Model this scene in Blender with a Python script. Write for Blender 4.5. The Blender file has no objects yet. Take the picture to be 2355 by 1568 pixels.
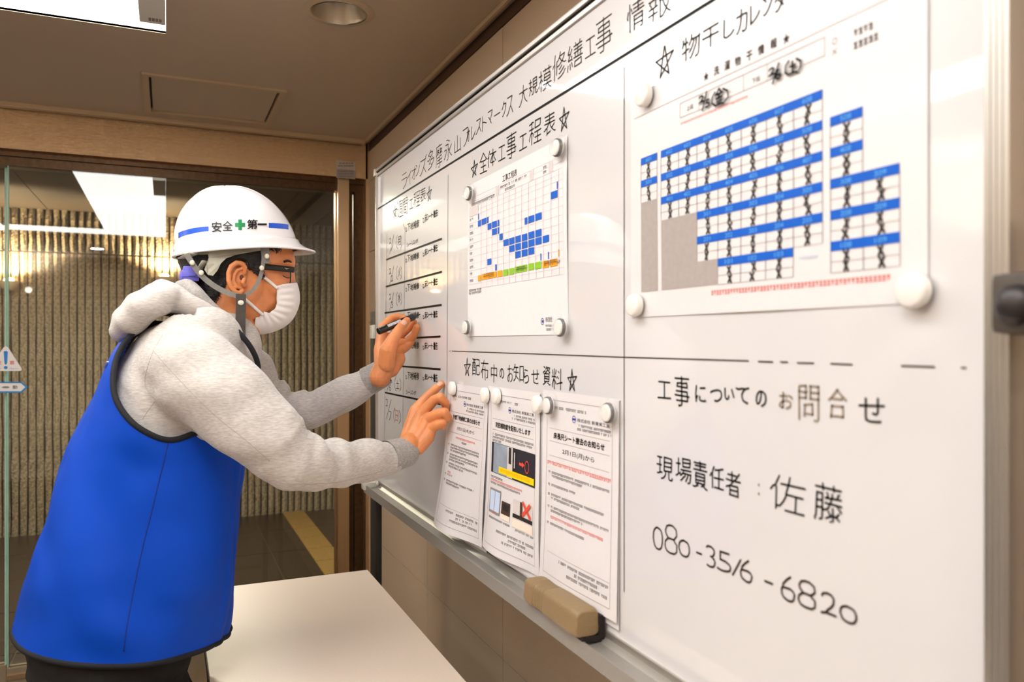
import bpy, bmesh, math, random
import numpy as np
from mathutils import Vector, Matrix, noise
from mathutils.bvhtree import BVHTree
random.seed(7)
S = bpy.context.scene
COL = S.collection
# ------------------------------------------------------------------ camera, light, exposure
F, CX, CY, YAW, H = 1788.0, 1177.5, 784.0, math.radians(24.0), 1.36
cs, sn = math.cos(YAW), math.sin(YAW)
cam_d = bpy.data.cameras.new('camera'); cam = bpy.data.objects.new('camera', cam_d); COL.objects.link(cam)
cam.location = (0, 0, H); cam.rotation_euler = (math.pi/2, 0, -YAW)
cam_d.sensor_width = 36.0; cam_d.lens = F/2355.0*36.0; cam_d.clip_start = 0.05
cam_d.dof.use_dof = True; cam_d.dof.focus_distance = 1.66; cam_d.dof.aperture_fstop = 5.2
S.camera = cam
S.view_settings.view_transform = 'Standard'; S.view_settings.look = 'None'
S.view_settings.exposure = 0.0; S.view_settings.gamma = 1.0; S.view_settings.use_curve_mapping = False
S.cycles.use_denoising = True
S.cycles.max_bounces = 10; S.cycles.transparent_max_bounces = 16
W = bpy.data.worlds.new('world'); S.world = W; W.use_nodes = True
W.node_tree.nodes['Background'].inputs[0].default_value = (0.9, 0.75, 0.6, 1)
W.node_tree.nodes['Background'].inputs[1].default_value = 0.25
PANEL = 8.8          # strength of the ceiling light coffer
def lamp(name, kind, loc, energy, col, size=.1, rot=(0,0,0), spot=None):
    l = bpy.data.lights.new(name, kind); l.energy = energy; l.color = col
    if kind == 'AREA': l.shape = 'DISK'; l.size = size
    elif kind == 'SPOT': l.spot_size = spot; l.spot_blend = .6; l.shadow_soft_size = size
    else: l.shadow_soft_size = size
    o = bpy.data.objects.new(name, l); COL.objects.link(o); o.location = loc; o.rotation_euler = rot
    o['kind'] = 'structure'
    return o
WARM = (1.0, .80, .58)
# fill lamps without fixtures, added behind the camera to light the near side
for lx, ly in ((-.55, -1.15), (.25, -.75)):
    lamp('fill_lamp', 'AREA', (lx, ly, 2.17), 8, (1, .95, .88), .10)
# unseen lamps without fixtures, over the passage beyond the glass
lamp('passage_lamp', 'AREA', (.25, 4.7, 2.17), 52, (1, .88, .70), .18)
lamp('passage_lamp', 'AREA', (-1.3, 4.9, 2.17), 44, (1, .88, .70), .18)

# unseen uplights added behind and left of the camera to brighten the ceiling
for lx, ly, lz, ry in ((-2.1, .4, 1.85, .35), (-2.1, 2.3, 1.85, .35), (-1.2, -2.1, 1.85, 0), (.3, -2.1, 1.85, 0)):
    lamp('ceiling_fill', 'SPOT', (lx, ly, lz), 60, (1, .92, .83), .03, (math.pi+(0 if ry else -.35), -ry if ry else 0, 0), 2.6)

# ------------------------------------------------------------------ pixel -> world (each thing gets its own real distance)
def ray(u, v):
    dx, dz = (u-CX)/F, -(v-CY)/F
    return np.array([sn+dx*cs, cs-dx*sn, dz])
def at_t(u, v, t): return np.array([0, 0, H])+ray(u, v)*t
def at_x(u, v, x): r = ray(u, v); return at_t(u, v, x/r[0])
def at_y(u, v, y): r = ray(u, v); return at_t(u, v, y/r[1])
def at_z(u, v, z): r = ray(u, v); return at_t(u, v, (z-H)/r[2])
def proj(P):
    P = np.asarray(P, float).reshape(-1, 3)
    d = P[:, 0]*sn+P[:, 1]*cs; l = P[:, 0]*cs-P[:, 1]*sn
    return np.stack([CX+F*l/d, CY-F*(P[:, 2]-H)/d, d], 1)

# ------------------------------------------------------------------ mesh helpers
ORG = {}
def link(o, parent=None):
    COL.objects.link(o)
    if parent is not None: o.parent = parent
def tag(o, label=None, cat=None, group=None, kind=None):
    if label: o['label'] = label
    if cat: o['category'] = cat
    if group: o['group'] = group
    if kind: o['kind'] = kind
    return o
def empty(name, loc, label=None, cat=None, group=None):
    o = bpy.data.objects.new(name, None); COL.objects.link(o); o.location = loc
    o.empty_display_size = .05
    ORG[o.name] = np.array(loc, float)
    return tag(o, label, cat, group)
def mk(name, v, f, mat, parent=None, loc=None, smooth=False, mi=None, auto=None):
    v = np.asarray(v, float).reshape(-1, 3)
    if parent is not None: org = ORG[parent.name]
    else:
        org = np.array(loc if loc is not None else [v[:, 0].mean(), v[:, 1].mean(), v[:, 2].min()], float)
    me = bpy.data.meshes.new(name)
    me.from_pydata((v-org).tolist(), [], [tuple(int(i) for i in q) for q in f])
    for m in (mat if isinstance(mat, (list, tuple)) else [mat]): me.materials.append(m)
    if mi is not None: me.polygons.foreach_set('material_index', list(mi))
    if smooth: me.polygons.foreach_set('use_smooth', [True]*len(me.polygons))
    me.update()
    o = bpy.data.objects.new(name, me); link(o, parent)
    if parent is None: o.location = org
    ORG[o.name] = org
    if auto:
        me.polygons.foreach_set('use_smooth', [True]*len(me.polygons)); me.set_sharp_from_angle(angle=math.radians(auto))
    return o
class MB:
    def __init__(s): s.v = []; s.f = []; s.m = []
    def add(s, v, f, m=0):
        n = len(s.v); s.v += [tuple(map(float, p)) for p in v]; s.f += [tuple(int(i)+n for i in q) for q in f]; s.m += [m]*len(f); return s
    def box(s, a, b, m=0, bev=0):
        x0, y0, z0 = np.minimum(a, b); x1, y1, z1 = np.maximum(a, b)
        if bev:
            bm = bmesh.new(); bmesh.ops.create_cube(bm, size=1)
            bmesh.ops.scale(bm, vec=(x1-x0, y1-y0, z1-z0), verts=bm.verts)
            bmesh.ops.bevel(bm, geom=bm.edges[:], offset=bev, segments=2, profile=.7, affect='EDGES')
            bmesh.ops.translate(bm, vec=((x0+x1)/2, (y0+y1)/2, (z0+z1)/2), verts=bm.verts)
            bm.verts.index_update()
            v = [tuple(q.co) for q in bm.verts]; f = [[q.index for q in p.verts] for p in bm.faces]; bm.free()
            return s.add(v, f, m)
        v = [(x0,y0,z0),(x1,y0,z0),(x1,y1,z0),(x0,y1,z0),(x0,y0,z1),(x1,y0,z1),(x1,y1,z1),(x0,y1,z1)]
        return s.add(v, [(0,3,2,1),(4,5,6,7),(0,1,5,4),(1,2,6,5),(2,3,7,6),(3,0,4,7)], m)
    def tube(s, pts, r, n=8, m=0, cap=True, flat=None, nrm=None):
        v, f = tube(pts, r, n, cap, flat, nrm); return s.add(v, f, m)
    def mk(s, name, mat, parent=None, loc=None, smooth=False, auto=None):
        return mk(name, s.v, s.f, mat, parent, loc, smooth, s.m if isinstance(mat, (list, tuple)) else None, auto)
def tube(pts, r, n=8, cap=True, flat=None, nrm=None):
    P = [np.asarray(p, float) for p in pts]; k = len(P)
    R = [r]*k if np.isscalar(r) else list(r)
    v = []; up = None
    for i in range(k):
        d = P[min(i+1, k-1)]-P[max(i-1, 0)]; d = d/(np.linalg.norm(d)+1e-12)
        if nrm is not None: up = np.asarray(nrm[i] if np.ndim(nrm) == 2 else nrm, float)
        elif up is None: up = np.array([0, 0, 1.]) if abs(d[2]) < .9 else np.array([1., 0, 0])
        a = np.cross(d, up); a /= np.linalg.norm(a)+1e-12; b = np.cross(a, d); up = b
        ra, rb = (R[i], R[i]) if flat is None else (R[i], R[i]*flat)
        for j in range(n):
            t = 2*math.pi*j/n
            v.append(P[i]+a*ra*math.cos(t)+b*rb*math.sin(t))
    f = [(i*n+j, i*n+(j+1) % n, (i+1)*n+(j+1) % n, (i+1)*n+j) for i in range(k-1) for j in range(n)]
    if cap: f += [tuple(range(n))[::-1], tuple((k-1)*n+j for j in range(n))]
    return v, f
def ellipsoid(c, r, rot=None, nu=20, nv=12):
    c = np.asarray(c, float); r = (r, r, r) if np.isscalar(r) else r
    v = [(0, 0, -1)]
    for i in range(1, nv):
        a = -math.pi/2+math.pi*i/nv
        for j in range(nu): t = 2*math.pi*j/nu; v.append((math.cos(a)*math.cos(t), math.cos(a)*math.sin(t), math.sin(a)))
    v.append((0, 0, 1)); v = np.array(v)*np.array(r)
    if rot is not None: v = v@np.array(Matrix.Rotation(rot[0], 3, 'X')@Matrix.Rotation(0, 3, 'X') if False else rotm(rot)).T
    f = [(0, 1+(j+1) % nu, 1+j) for j in range(nu)]
    for i in range(nv-2):
        for j in range(nu):
            a = 1+i*nu+j; b = 1+i*nu+(j+1) % nu; f.append((a, b, b+nu, a+nu))
    L = len(v)-1; b0 = 1+(nv-2)*nu
    f += [(b0+j, b0+(j+1) % nu, L) for j in range(nu)]
    return v+c, f
def rotm(r):
    from mathutils import Euler
    return np.array(Euler(r, 'XYZ').to_matrix())
def chain(joints):                       # joints: (point, radius) -> closed overlapping spheres and tapered links
    b = MB()
    for p, r in joints: b.add(*ellipsoid(p, r, nu=14, nv=8))
    for (p, r), (q, s) in zip(joints, joints[1:]): b.tube([p, q], [r, s], 14)
    return b
def remesh(b, voxel, it=6, fac=.5):
    me = bpy.data.meshes.new('t'); me.from_pydata(b.v, [], b.f); me.update()
    o = bpy.data.objects.new('t', me); COL.objects.link(o)
    m = o.modifiers.new('r', 'REMESH'); m.mode = 'VOXEL'; m.voxel_size = voxel
    if it: s = o.modifiers.new('s', 'SMOOTH'); s.iterations = it; s.factor = fac
    dg = bpy.context.evaluated_depsgraph_get(); r = bpy.data.meshes.new_from_object(o.evaluated_get(dg))
    n = len(r.vertices); v = np.empty(n*3); r.vertices.foreach_get('co', v); v = v.reshape(-1, 3)
    nn = np.empty(n*3); r.vertices.foreach_get('normal', nn); nn = nn.reshape(-1, 3)
    f = [tuple(p.vertices) for p in r.polygons]
    bpy.data.objects.remove(o); bpy.data.meshes.remove(me); bpy.data.meshes.remove(r)
    return v, f, nn
def normals(v, f):
    v = np.asarray(v); n = np.zeros_like(v)
    A = np.array([q[:3] for q in f]); fn = np.cross(v[A[:, 1]]-v[A[:, 0]], v[A[:, 2]]-v[A[:, 0]])
    for k in range(len(f[0])): np.add.at(n, np.array([q[k % len(q)] for q in f]), fn)
    return n/(np.linalg.norm(n, axis=1)[:, None]+1e-12)
def inpoly(P, poly):
    x, y = P[:, 0], P[:, 1]; c = np.zeros(len(P), bool); n = len(poly)
    for i in range(n):
        (x1, y1), (x2, y2) = poly[i], poly[(i+1) % n]
        c ^= ((y1 > y) != (y2 > y)) & (x < (x2-x1)*(y-y1)/(y2-y1+1e-12)+x1)
    return c
def bvh(v, f): return BVHTree.FromPolygons([tuple(p) for p in v], [tuple(q) for q in f])
def hit(B, u, v, off=0.0):
    d = ray(u, v); d = d/np.linalg.norm(d)
    loc, n, i, t = B.ray_cast(Vector((0, 0, H)), Vector(d))
    if loc is None:
        loc, n, i, t = B.find_nearest(Vector(at_t(u, v, 1.6)))
    n = np.array(n); n = n if np.dot(n, d) < 0 else -n
    return np.array(loc)+n*off, n
def spline(pts, k=8):
    P = [np.asarray(p, float) for p in pts]; out = []
    for i in range(len(P)-1):
        p0, p1, p2, p3 = P[max(i-1, 0)], P[i], P[i+1], P[min(i+2, len(P)-1)]
        for j in range(k):
            t = j/k; out.append(.5*(2*p1+(p2-p0)*t+(2*p0-5*p1+4*p2-p3)*t*t+(3*p1-p0-3*p2+p3)*t**3))
    out.append(P[-1]); return out
def nz(p, s=1.0, o=0.0): return noise.noise(Vector((p[0]*s+o, p[1]*s, p[2]*s)))
def lin(h):
    c = [int(h[i:i+2], 16)/255 for i in (0, 2, 4)]
    return tuple((x/12.92 if x <= .04045 else ((x+.055)/1.055)**2.4) for x in c)+(1,)

# ------------------------------------------------------------------ materials
def mat(name, col, rough=.5, metal=0., spec=.5, coat=0., coat_r=.05, emit=None, es=0, alpha=None, trans=0., ior=1.5,
        nscale=0, namt=0., bump=0., bscale=200., sheen=0., sss=0., sss_r=(1,.3,.15), aniso=0., stretch=(1,1,1), col2=None, tc='Object', bd=.002, lo=.35, hi=.65):
    m = bpy.data.materials.new(name); m.use_nodes = True; nt = m.node_tree; N = nt.nodes; L = nt.links
    p = N['Principled BSDF']
    c = lin(col) if isinstance(col, str) else tuple(col)+((1,) if len(col) == 3 else ())
    I = p.inputs
    I['Base Color'].default_value = c; I['Roughness'].default_value = rough; I['Metallic'].default_value = metal
    I['Specular IOR Level'].default_value = spec; I['Coat Weight'].default_value = coat; I['Coat Roughness'].default_value = coat_r
    I['Transmission Weight'].default_value = trans; I['IOR'].default_value = ior
    if sheen: I['Sheen Weight'].default_value = sheen; I['Sheen Roughness'].default_value = .4
    if sss: I['Subsurface Weight'].default_value = sss; I['Subsurface Radius'].default_value = sss_r; I['Subsurface Scale'].default_value = .006
    if aniso: I['Anisotropic'].default_value = aniso
    if emit is not None: I['Emission Color'].default_value = lin(emit) if isinstance(emit, str) else tuple(emit)+(1,); I['Emission Strength'].default_value = es
    if nscale or bump:
        t = N.new('ShaderNodeTexCoord'); mp = N.new('ShaderNodeMapping'); mp.inputs['Scale'].default_value = stretch
        L.new(t.outputs[tc], mp.inputs['Vector'])
    if nscale:
        n = N.new('ShaderNodeTexNoise'); n.inputs['Scale'].default_value = nscale; n.inputs['Detail'].default_value = 6; n.inputs['Roughness'].default_value = .6
        L.new(mp.outputs[0], n.inputs['Vector'])
        r = N.new('ShaderNodeValToRGB')
        c2 = (lin(col2) if isinstance(col2, str) else tuple(min(1, x*(1+namt)) for x in c[:3])+(1,))
        c1 = c if col2 else tuple(x*(1-namt) for x in c[:3])+(1,)
        r.color_ramp.elements[0].color = c1; r.color_ramp.elements[1].color = c2
        r.color_ramp.elements[0].position = lo; r.color_ramp.elements[1].position = hi
        L.new(n.outputs[0], r.inputs[0]); L.new(r.outputs[0], I['Base Color'])
    if bump:
        n2 = N.new('ShaderNodeTexNoise'); n2.inputs['Scale'].default_value = bscale; n2.inputs['Detail'].default_value = 5
        L.new(mp.outputs[0], n2.inputs['Vector'])
        b = N.new('ShaderNodeBump'); b.inputs['Strength'].default_value = bump; b.inputs['Distance'].default_value = bd
        L.new(n2.outputs[0], b.inputs['Height']); L.new(b.outputs[0], I['Normal'])
    return m
def glassmat(name, tint=(1, 1, 1), rough=0., refl=1.0):   # thin clear pane: fresnel mix of see-through and mirror
    m = bpy.data.materials.new(name); m.use_nodes = True; nt = m.node_tree; N = nt.nodes; L = nt.links
    N.remove(N['Principled BSDF']); out = N['Material Output']
    tr = N.new('ShaderNodeBsdfTransparent'); tr.inputs[0].default_value = tuple(tint)+(1,)
    gl = N.new('ShaderNodeBsdfGlossy'); gl.inputs['Roughness'].default_value = rough
    fr = N.new('ShaderNodeFresnel'); fr.inputs[0].default_value = 1.5
    mu = N.new('ShaderNodeMath'); mu.operation = 'MULTIPLY'; mu.inputs[1].default_value = refl
    mx = N.new('ShaderNodeMixShader'); L.new(fr.outputs[0], mu.inputs[0]); L.new(mu.outputs[0], mx.inputs[0])
    L.new(tr.outputs[0], mx.inputs[1]); L.new(gl.outputs[0], mx.inputs[2]); L.new(mx.outputs[0], out.inputs[0])
    return m
m_ceil = mat('ceiling_paint', 'c0ad97', .85, nscale=900, namt=.05, bump=.15, bscale=900)
m_ceiltrim = mat('ceiling_trim', 'bfa88a', .5)
m_darkgap = mat('dark_gap', '4a3322', .6)
m_tile = mat('wall_tile', 'c9b399', .55, nscale=300, namt=.07, bump=.25, bscale=500)
m_grout = mat('wall_grout', '8a7458', .9, nscale=200, namt=.1)
m_steel = mat('brushed_steel', 'd2b28c', .24, 1., nscale=3, namt=.05, bump=.9, bscale=40, stretch=(1, 1, 120), bd=.0006)
m_steelv = mat('brushed_steel_upright', 'd8bd9a', .34, 1., aniso=.5, nscale=3, namt=.05, bump=.04, bscale=40, stretch=(160, 160, 1))
m_darkm = mat('dark_bronze', '5a4430', .42, .8, nscale=60, namt=.15)
m_stone = mat('ribbed_stone', '8f8470', .95, nscale=70, namt=.55, bump=1., bscale=70, bd=.012)
m_stone2 = mat('ribbed_stone_lower', '8f7f68', .95, nscale=70, namt=.55, bump=1., bscale=70, bd=.012)
m_rail = mat('rail_beige', '8f816a', .5, .2, nscale=30, namt=.06)
m_groove = mat('stone_groove', '33291d', .95, nscale=80, namt=.2)
m_floor = mat('floor_tile', '35291f', .35, nscale=60, namt=.25, bump=.15, bscale=120)
m_floorg = mat('floor_grout', '5a4a3a', .8, nscale=80, namt=.1)
m_tact = mat('guide_tile', '8a6c38', .55, nscale=40, namt=.2)
m_glass = glassmat('door_glass', (.93, .96, .94), 0., 1.9)
m_edge = mat('glass_edge', '9cc4b4', .2, 0, emit=None, nscale=20, namt=.1)
m_lit = mat('lit_diffuser', 'ffffff', .6, emit=(1, .985, .96), es=PANEL)
m_dimw = mat('coffer_white', 'e4e0d8', .7, nscale=20, namt=.02)
m_warm = mat('warm_bulb', 'ffe0b0', .6, emit=(1, .72, .38), es=40)
m_board = mat('board_enamel', 'dcdadb', .32, 0, .5, coat=1., coat_r=.03, nscale=2, namt=.01)
m_alu = mat('aluminium', 'bab5ae', .40, .85, aniso=.5, nscale=2, namt=.04, bump=.03, bscale=60, stretch=(1, .03, 1))
m_traym = mat('tray_aluminium', 'a39f97', .45, .55, nscale=500, namt=.06)
m_plast = mat('clear_plastic_corner', 'd8d4c8', .25, coat=.5, nscale=20, namt=.03)
m_postm = mat('dark_grey_post', '3c3838', .38, .5, nscale=40, namt=.08)
m_knob = mat('knob_plastic', '4a423c', .45, nscale=60, namt=.1)
m_ink = mat('black_ink', '120e0a', .5, spec=.1, nscale=90, namt=.5)
m_ink2 = mat('thin_ink', '33281c', .5, spec=.1, nscale=160, namt=.35)
m_inkf = mat('faded_ink', '9a8c7e', .5, spec=.1, nscale=200, namt=.2)
m_inkr = mat('red_ink', 'c9604e', .4, nscale=200, namt=.2)
m_tape = mat('black_line_tape', '0b090a', .5, spec=.12, nscale=60, namt=.1)
m_paper = mat('paper', 'e3e0e1', .6, nscale=80, namt=.01)
m_paperg = mat('glossy_paper', 'e2dedf', .4, coat=.25, coat_r=.12, nscale=80, namt=.01, bump=.12, bscale=14, bd=.004)
def pm(n, c): return mat('print_'+n, c, .6, spec=.25, nscale=120, namt=.04)
p_blk, p_gry, p_lgr, p_blu, p_red = pm('black', '2c2624'), pm('grey', '8f8784'), pm('light_grey', 'd3cbc8'), pm('blue', '045cc6'), pm('red', 'e0503c')
p_org, p_grn, p_pnk, p_cell, p_wht = pm('orange', 'f2a010'), pm('green', '8cbf26'), pm('pink', 'e3a9bf'), pm('cell_grey', 'aaa19c'), pm('pale_blue', '62b0f5')
p_yel, p_nvy, p_sky, p_brn, p_slate = pm('yellow', 'f0d400'), pm('navy', '33449a'), pm('sky', 'c4d4ee'), pm('brown', '4a352a'), pm('slate', '2a2730')
m_wplas = mat('white_magnet', 'f0ece6', .35, coat=.3, nscale=20, namt=.01)
m_clear = mat('clear_acrylic', 'f6f3f0', .08, coat=.6, coat_r=.02, nscale=30, namt=.01); m_clear.node_tree.nodes['Principled BSDF'].inputs['Alpha'].default_value = .16
m_mag = mat('magnet_core', '0e0b0d', .35, 0., nscale=30, namt=.1)
m_eras = mat('eraser_shell', '86704f', .5, nscale=300, namt=.06, bump=.1, bscale=600)
m_felt = mat('eraser_felt', '1d1512', .95, nscale=300, namt=.3)
m_table = mat('table_laminate', 'f2e2d2', .42, nscale=250, namt=.025)
m_edgeb = mat('table_edge', '2e2724', .5, nscale=60, namt=.1)
# ================================================================== ROOM
DX, WX, DY, SY, CZ = .553, .78, 3.258, 6.35, 2.19     # board face, right wall, door wall, stone wall, ceiling
def st(o): o['kind'] = 'structure'; return o
def boxo(name, a, b, mt, parent=None, bev=0, loc=None, auto=None): return MB().box(a, b, 0, bev).mk(name, mt, parent, loc, auto=auto)
x_l, y_b = -2.3, -2.3
# floors: base with recessed joints, tiles as pieces
fl = st(boxo('floor', (x_l-1.5, y_b, -.06), (2.6, SY+.1, -.006), m_floorg))
def tile_mesh(nm, sx, sy, sz, mt, bev):
    b = MB().box((-sx/2, -sy/2, -sz), (sx/2, sy/2, 0), 0, bev)
    me = bpy.data.meshes.new(nm); me.from_pydata(b.v, [], b.f); me.materials.append(mt); return me
tm = tile_mesh('tile', .604, .604, .012, m_floor, .0015)
def inst(nm, me, loc, parent, rot=None, scale=None):
    o = bpy.data.objects.new(nm, me); link(o, parent); o.location = np.array(loc)-ORG[parent.name]
    if rot: o.rotation_euler = rot
    if scale: o.scale = scale
    return o
for i in range(-4, 4):
    for j in range(-1, 9):
        cx, cy = .315+.61*i, 1.225+.61*j
        if cx-.3 < x_l-.9 or cy > SY+.35: continue
        inst('tile', tm, (cx, cy, random.uniform(-.0006, .0006)), fl)
tg = tile_mesh('guide_tile', .165, .30, .008, m_tact, .003)
for j in range(10): inst('guide_tile', tg, (.925, 3.5+.305*j, .0045), fl)
# ceiling
hx0, hy0 = at_z(325, 165, CZ)[:2]
hat = [at_z(u, v, CZ) for u, v in ((325, 165), (663, 210), (620, 286), (330, 254))]
hx0, hx1 = hat[0][0], (hat[1][0]+hat[2][0])/2; hy1, hy0 = hat[2][1], hat[0][1]
ax0, ax1, ay0, ay1 = -1.35, .0, -.28, 2.30      # light coffer
def ceil_with_holes(z0, z1, X0, X1, Y0, Y1, holes):
    xs = sorted({X0, X1}|{h[0] for h in holes}|{h[1] for h in holes}); ys = sorted({Y0, Y1}|{h[2] for h in holes}|{h[3] for h in holes})
    b = MB()
    for a, c in zip(xs, xs[1:]):
        for d, e in zip(ys, ys[1:]):
            mx, my = (a+c)/2, (d+e)/2
            if any(h[0] < mx < h[1] and h[2] < my < h[3] for h in holes): continue
            b.box((a, d, z0), (c, e, z1))
    return b
dl = at_z(780, 27, CZ); dr = .0715
dlh = (dl[0]-dr*.95, dl[0]+dr*.95, dl[1]-dr*.95, dl[1]+dr*.95)
ce = st(ceil_with_holes(CZ, CZ+.03, x_l, WX, y_b, DY, [(ax0, ax1, ay0, ay1), (hx0, hx1, hy0, hy1), (dl[0]-.1, dl[0]+.1, dl[1]-.1, dl[1]+.1)]).mk('ceiling', m_ceil))
# access hatch in the ceiling
hb = MB(); g = .007; w = .020
for a, b in (((hx0, hy0), (hx1, hy0+w)), ((hx0, hy1-w), (hx1, hy1)), ((hx0, hy0+w), (hx0+w, hy1-w)), ((hx1-w, hy0+w), (hx1, hy1-w))):
    hb.box((a[0], a[1], CZ-.007), (b[0], b[1], CZ+.02))
hr = empty('ceiling_hatch', ((hx0+hx1)/2, (hy0+hy1)/2, CZ), 'square beige access hatch set flush in the ceiling above the helmet', 'hatch')
hb.mk('hatch_frame', m_ceiltrim, hr)
boxo('hatch_panel', (hx0+w+g, hy0+w+g, CZ+.001), (hx1-w-g, hy1-w-g, CZ+.02), m_ceil, hr)
boxo('hatch_gap', (hx0+w, hy0+w, CZ+.012), (hx1-w, hy1-w, CZ+.03), m_darkgap, hr)
boxo('latch', ((hx0+hx1)/2-.03, hy0+w-.002, CZ-.003), ((hx0+hx1)/2-.002, hy0+w+g+.004, CZ+.004), m_ceiltrim, hr)
# recessed downlight (off): ring, steel cone reflector, lamp face
def lathe(c, prof, n=40, flip=False):
    v = []; k = len(prof)
    for r, z in prof:
        for j in range(n): t = 2*math.pi*j/n; v.append((c[0]+r*math.cos(t), c[1]+r*math.sin(t), c[2]+z))
    f = [(i*n+j, i*n+(j+1) % n, (i+1)*n+(j+1) % n, (i+1)*n+j) for i in range(k-1) for j in range(n)]
    return v, f
m_refl = mat('reflector_metal', 'd0c8bc', .3, 1., nscale=8, namt=.05)
sqv = []; nq = 40
for k in range(nq):
    t = 2*math.pi*(k+.5)/nq; c_, s_ = math.cos(t), math.sin(t); m_ = .1/max(abs(c_), abs(s_))
    sqv += [(dl[0]+dr*1.02*c_, dl[1]+dr*1.02*s_, CZ), (dl[0]+m_*c_, dl[1]+m_*s_, CZ)]
cs4 = [(dl[0]+a*.1, dl[1]+b_*.1, CZ) for a, b_ in ((1, 1), (-1, 1), (-1, -1), (1, -1))]
o4 = mk('ceiling_cutout', sqv+cs4, [(2*k, 2*k+1, 2*((k+1) % nq)+1, 2*((k+1) % nq)) for k in range(nq)]+[(2*nq+i, 2*j_+1, 2*((j_+1) % nq)+1) for i, j_ in enumerate((4, 14, 24, 34))], m_ceil, ce)
dn = empty('downlight', (dl[0], dl[1], CZ), 'round recessed ceiling downlight with brushed metal cone, switched off', 'light')
mk('reflector', *lathe((dl[0], dl[1], CZ), [(dr, -.004), (dr*.97, -.006), (dr*.95, -.002), (dr*.7, .045), (dr*.52, .075)]), m_refl, dn, smooth=True)
mk('trim_ring', *lathe((dl[0], dl[1], CZ), [(dr*1.24, -.0005), (dr*1.2, -.003), (dr, -.004)]), m_ceiltrim, dn, smooth=True)
mk('lamp_face', *lathe((dl[0], dl[1], CZ), [(dr*.54, .072), (dr*.42, .066), (.001, .062)]), m_plast, dn, smooth=True)
# coffer: raised ceiling light box with lit strips round a plain centre
cf = empty('ceiling_light_box', ((ax0+ax1)/2, (ay0+ay1)/2, CZ), 'large rectangular ceiling light box glowing white at upper left', 'light')
z2 = CZ+.012
cb = MB()
for a, b in (((ax0-.02, ay0-.02), (ax1+.02, ay0)), ((ax0-.02, ay1), (ax1+.02, ay1+.02)), ((ax0-.02, ay0), (ax0, ay1)), ((ax1, ay0), (ax1+.02, ay1))):
    cb.box((a[0], a[1], CZ+.001), (b[0], b[1], z2+.02))
cb.mk('box_side', m_dimw, cf)
boxo('center_panel', (ax0+.28, ay0+.34, z2-.01), (ax1-.42, ay1, z2+.02), m_dimw, cf)
boxo('diffuser', (ax1-.42, ay0, z2-.005), (ax1, ay1, z2+.02), m_lit, cf)
boxo('diffuser', (ax0, ay0, z2-.005), (ax0+.28, ay1, z2+.02), m_lit, cf)
boxo('diffuser', (ax0+.28, ay0, z2-.005), (ax1-.42, ay0+.34, z2+.02), m_lit, cf)
gp = MB().box((ax1-.062, ay1-.55, CZ-.010), (ax1-.001, ay1-.085, z2-.002), 0, .003); gp.mk('ballast_cover', m_dimw, cf)
lb = MB()
for k in range(4): lb.box((ax1-.040+.008*k, ay1-.125, CZ-.0108), (ax1-.034+.008*k, ay1-.105, CZ-.0098))
lb.mk('rating_label', p_gry, cf)
# edge trims of the ceiling, with dark strips painted in for shaded gaps
st(boxo('trim_1', (x_l, DY-.085, CZ-.016), (WX-.03, DY-.055, CZ+.001), m_ceiltrim, bev=.003)); st(boxo('trim_10', (x_l, DY-.055, CZ-.004), (WX-.03, DY-.03, CZ+.001), m_darkgap))
st(boxo('trim_2', (WX-.03, y_b, CZ-.012), (WX-.022, DY-.03, CZ+.001), m_ceiltrim))
st(boxo('trim_3', (WX-.003, y_b, CZ-.033), (WX+.01, DY, CZ), m_darkgap))  # dark brown strip in place of the shadow gap under the ceiling edge
# right wall with tiles
wr = st(boxo('wall_right', (WX+.006, y_b, 0), (WX+.1, DY, CZ+.05), m_grout))
wt = {}
tz = [-.04, .255, .553, .848, 1.143, 1.438, 1.733, 2.028, 2.157]
ty = [3.258]+[3.05-.62*k for k in range(0, 9)]
ty = [3.258, 3.05, 2.43, 1.81, 1.19, .57, -.05, -.67, -1.29, -1.91, -2.3]
for a, c in zip(tz, tz[1:]):
    for d, e in zip(ty[1:], ty):
        z0, z1 = max(a, 0), c; key = (round(e-d, 3), round(z1-z0, 3))
        if key not in wt:
            b = MB().box((0, -(e-d)/2+.0012, -(z1-z0)/2+.0012), (.012, (e-d)/2-.0012, (z1-z0)/2-.0012), 0, .0012)
            me = bpy.data.meshes.new('tile'); me.from_pydata(b.v, [], b.f); me.materials.append(m_tile); wt[key] = me
        inst('tile', wt[key], (WX+random.uniform(-.0004, .0004), (d+e)/2, (z0+z1)/2), wr)
m_wallp = mat('plain_wall', 'd2c4b0', .7, nscale=200, namt=.06, bump=.1, bscale=300)
st(boxo('wall_left', (x_l-.1, y_b, 0), (x_l, DY, CZ+.05), m_wallp))
st(boxo('wall_back', (x_l, y_b-.1, 0), (WX+.1, y_b, CZ+.05), m_wallp))
# door wall: lintel, jamb, side light, doors
zl = at_y(845, 413, DY-.02)[2]
lt = st(boxo('lintel', (x_l, DY-.03, zl), (WX-.006, DY+.12, CZ), m_steel)); lt.name = 'trim_4'; ORG['trim_4'] = ORG.get(lt.name, lt.location)
st(boxo('trim_5', (x_l, DY+.005, zl-.018), (WX, DY+.11, zl), m_darkm))                       # dark door track
st(boxo('trim_6', (x_l, DY+.02, zl-.05), (WX, DY+.09, zl-.018), m_darkm))
jx0, jx1 = at_y(776, 800, DY)[0], at_y(802, 800, DY)[0]
st(boxo('trim_7', (jx0, DY-.01, 0), (jx1, DY+.07, zl-.0), m_steelv, bev=.002))
st(boxo('trim_8', (WX-.014, DY-.03, 0), (WX-.0, DY+.1, CZ), m_steelv))
sx0 = jx1
d2 = st(empty('window_1', ((jx1+WX)/2, DY+.04, 0)))
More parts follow.
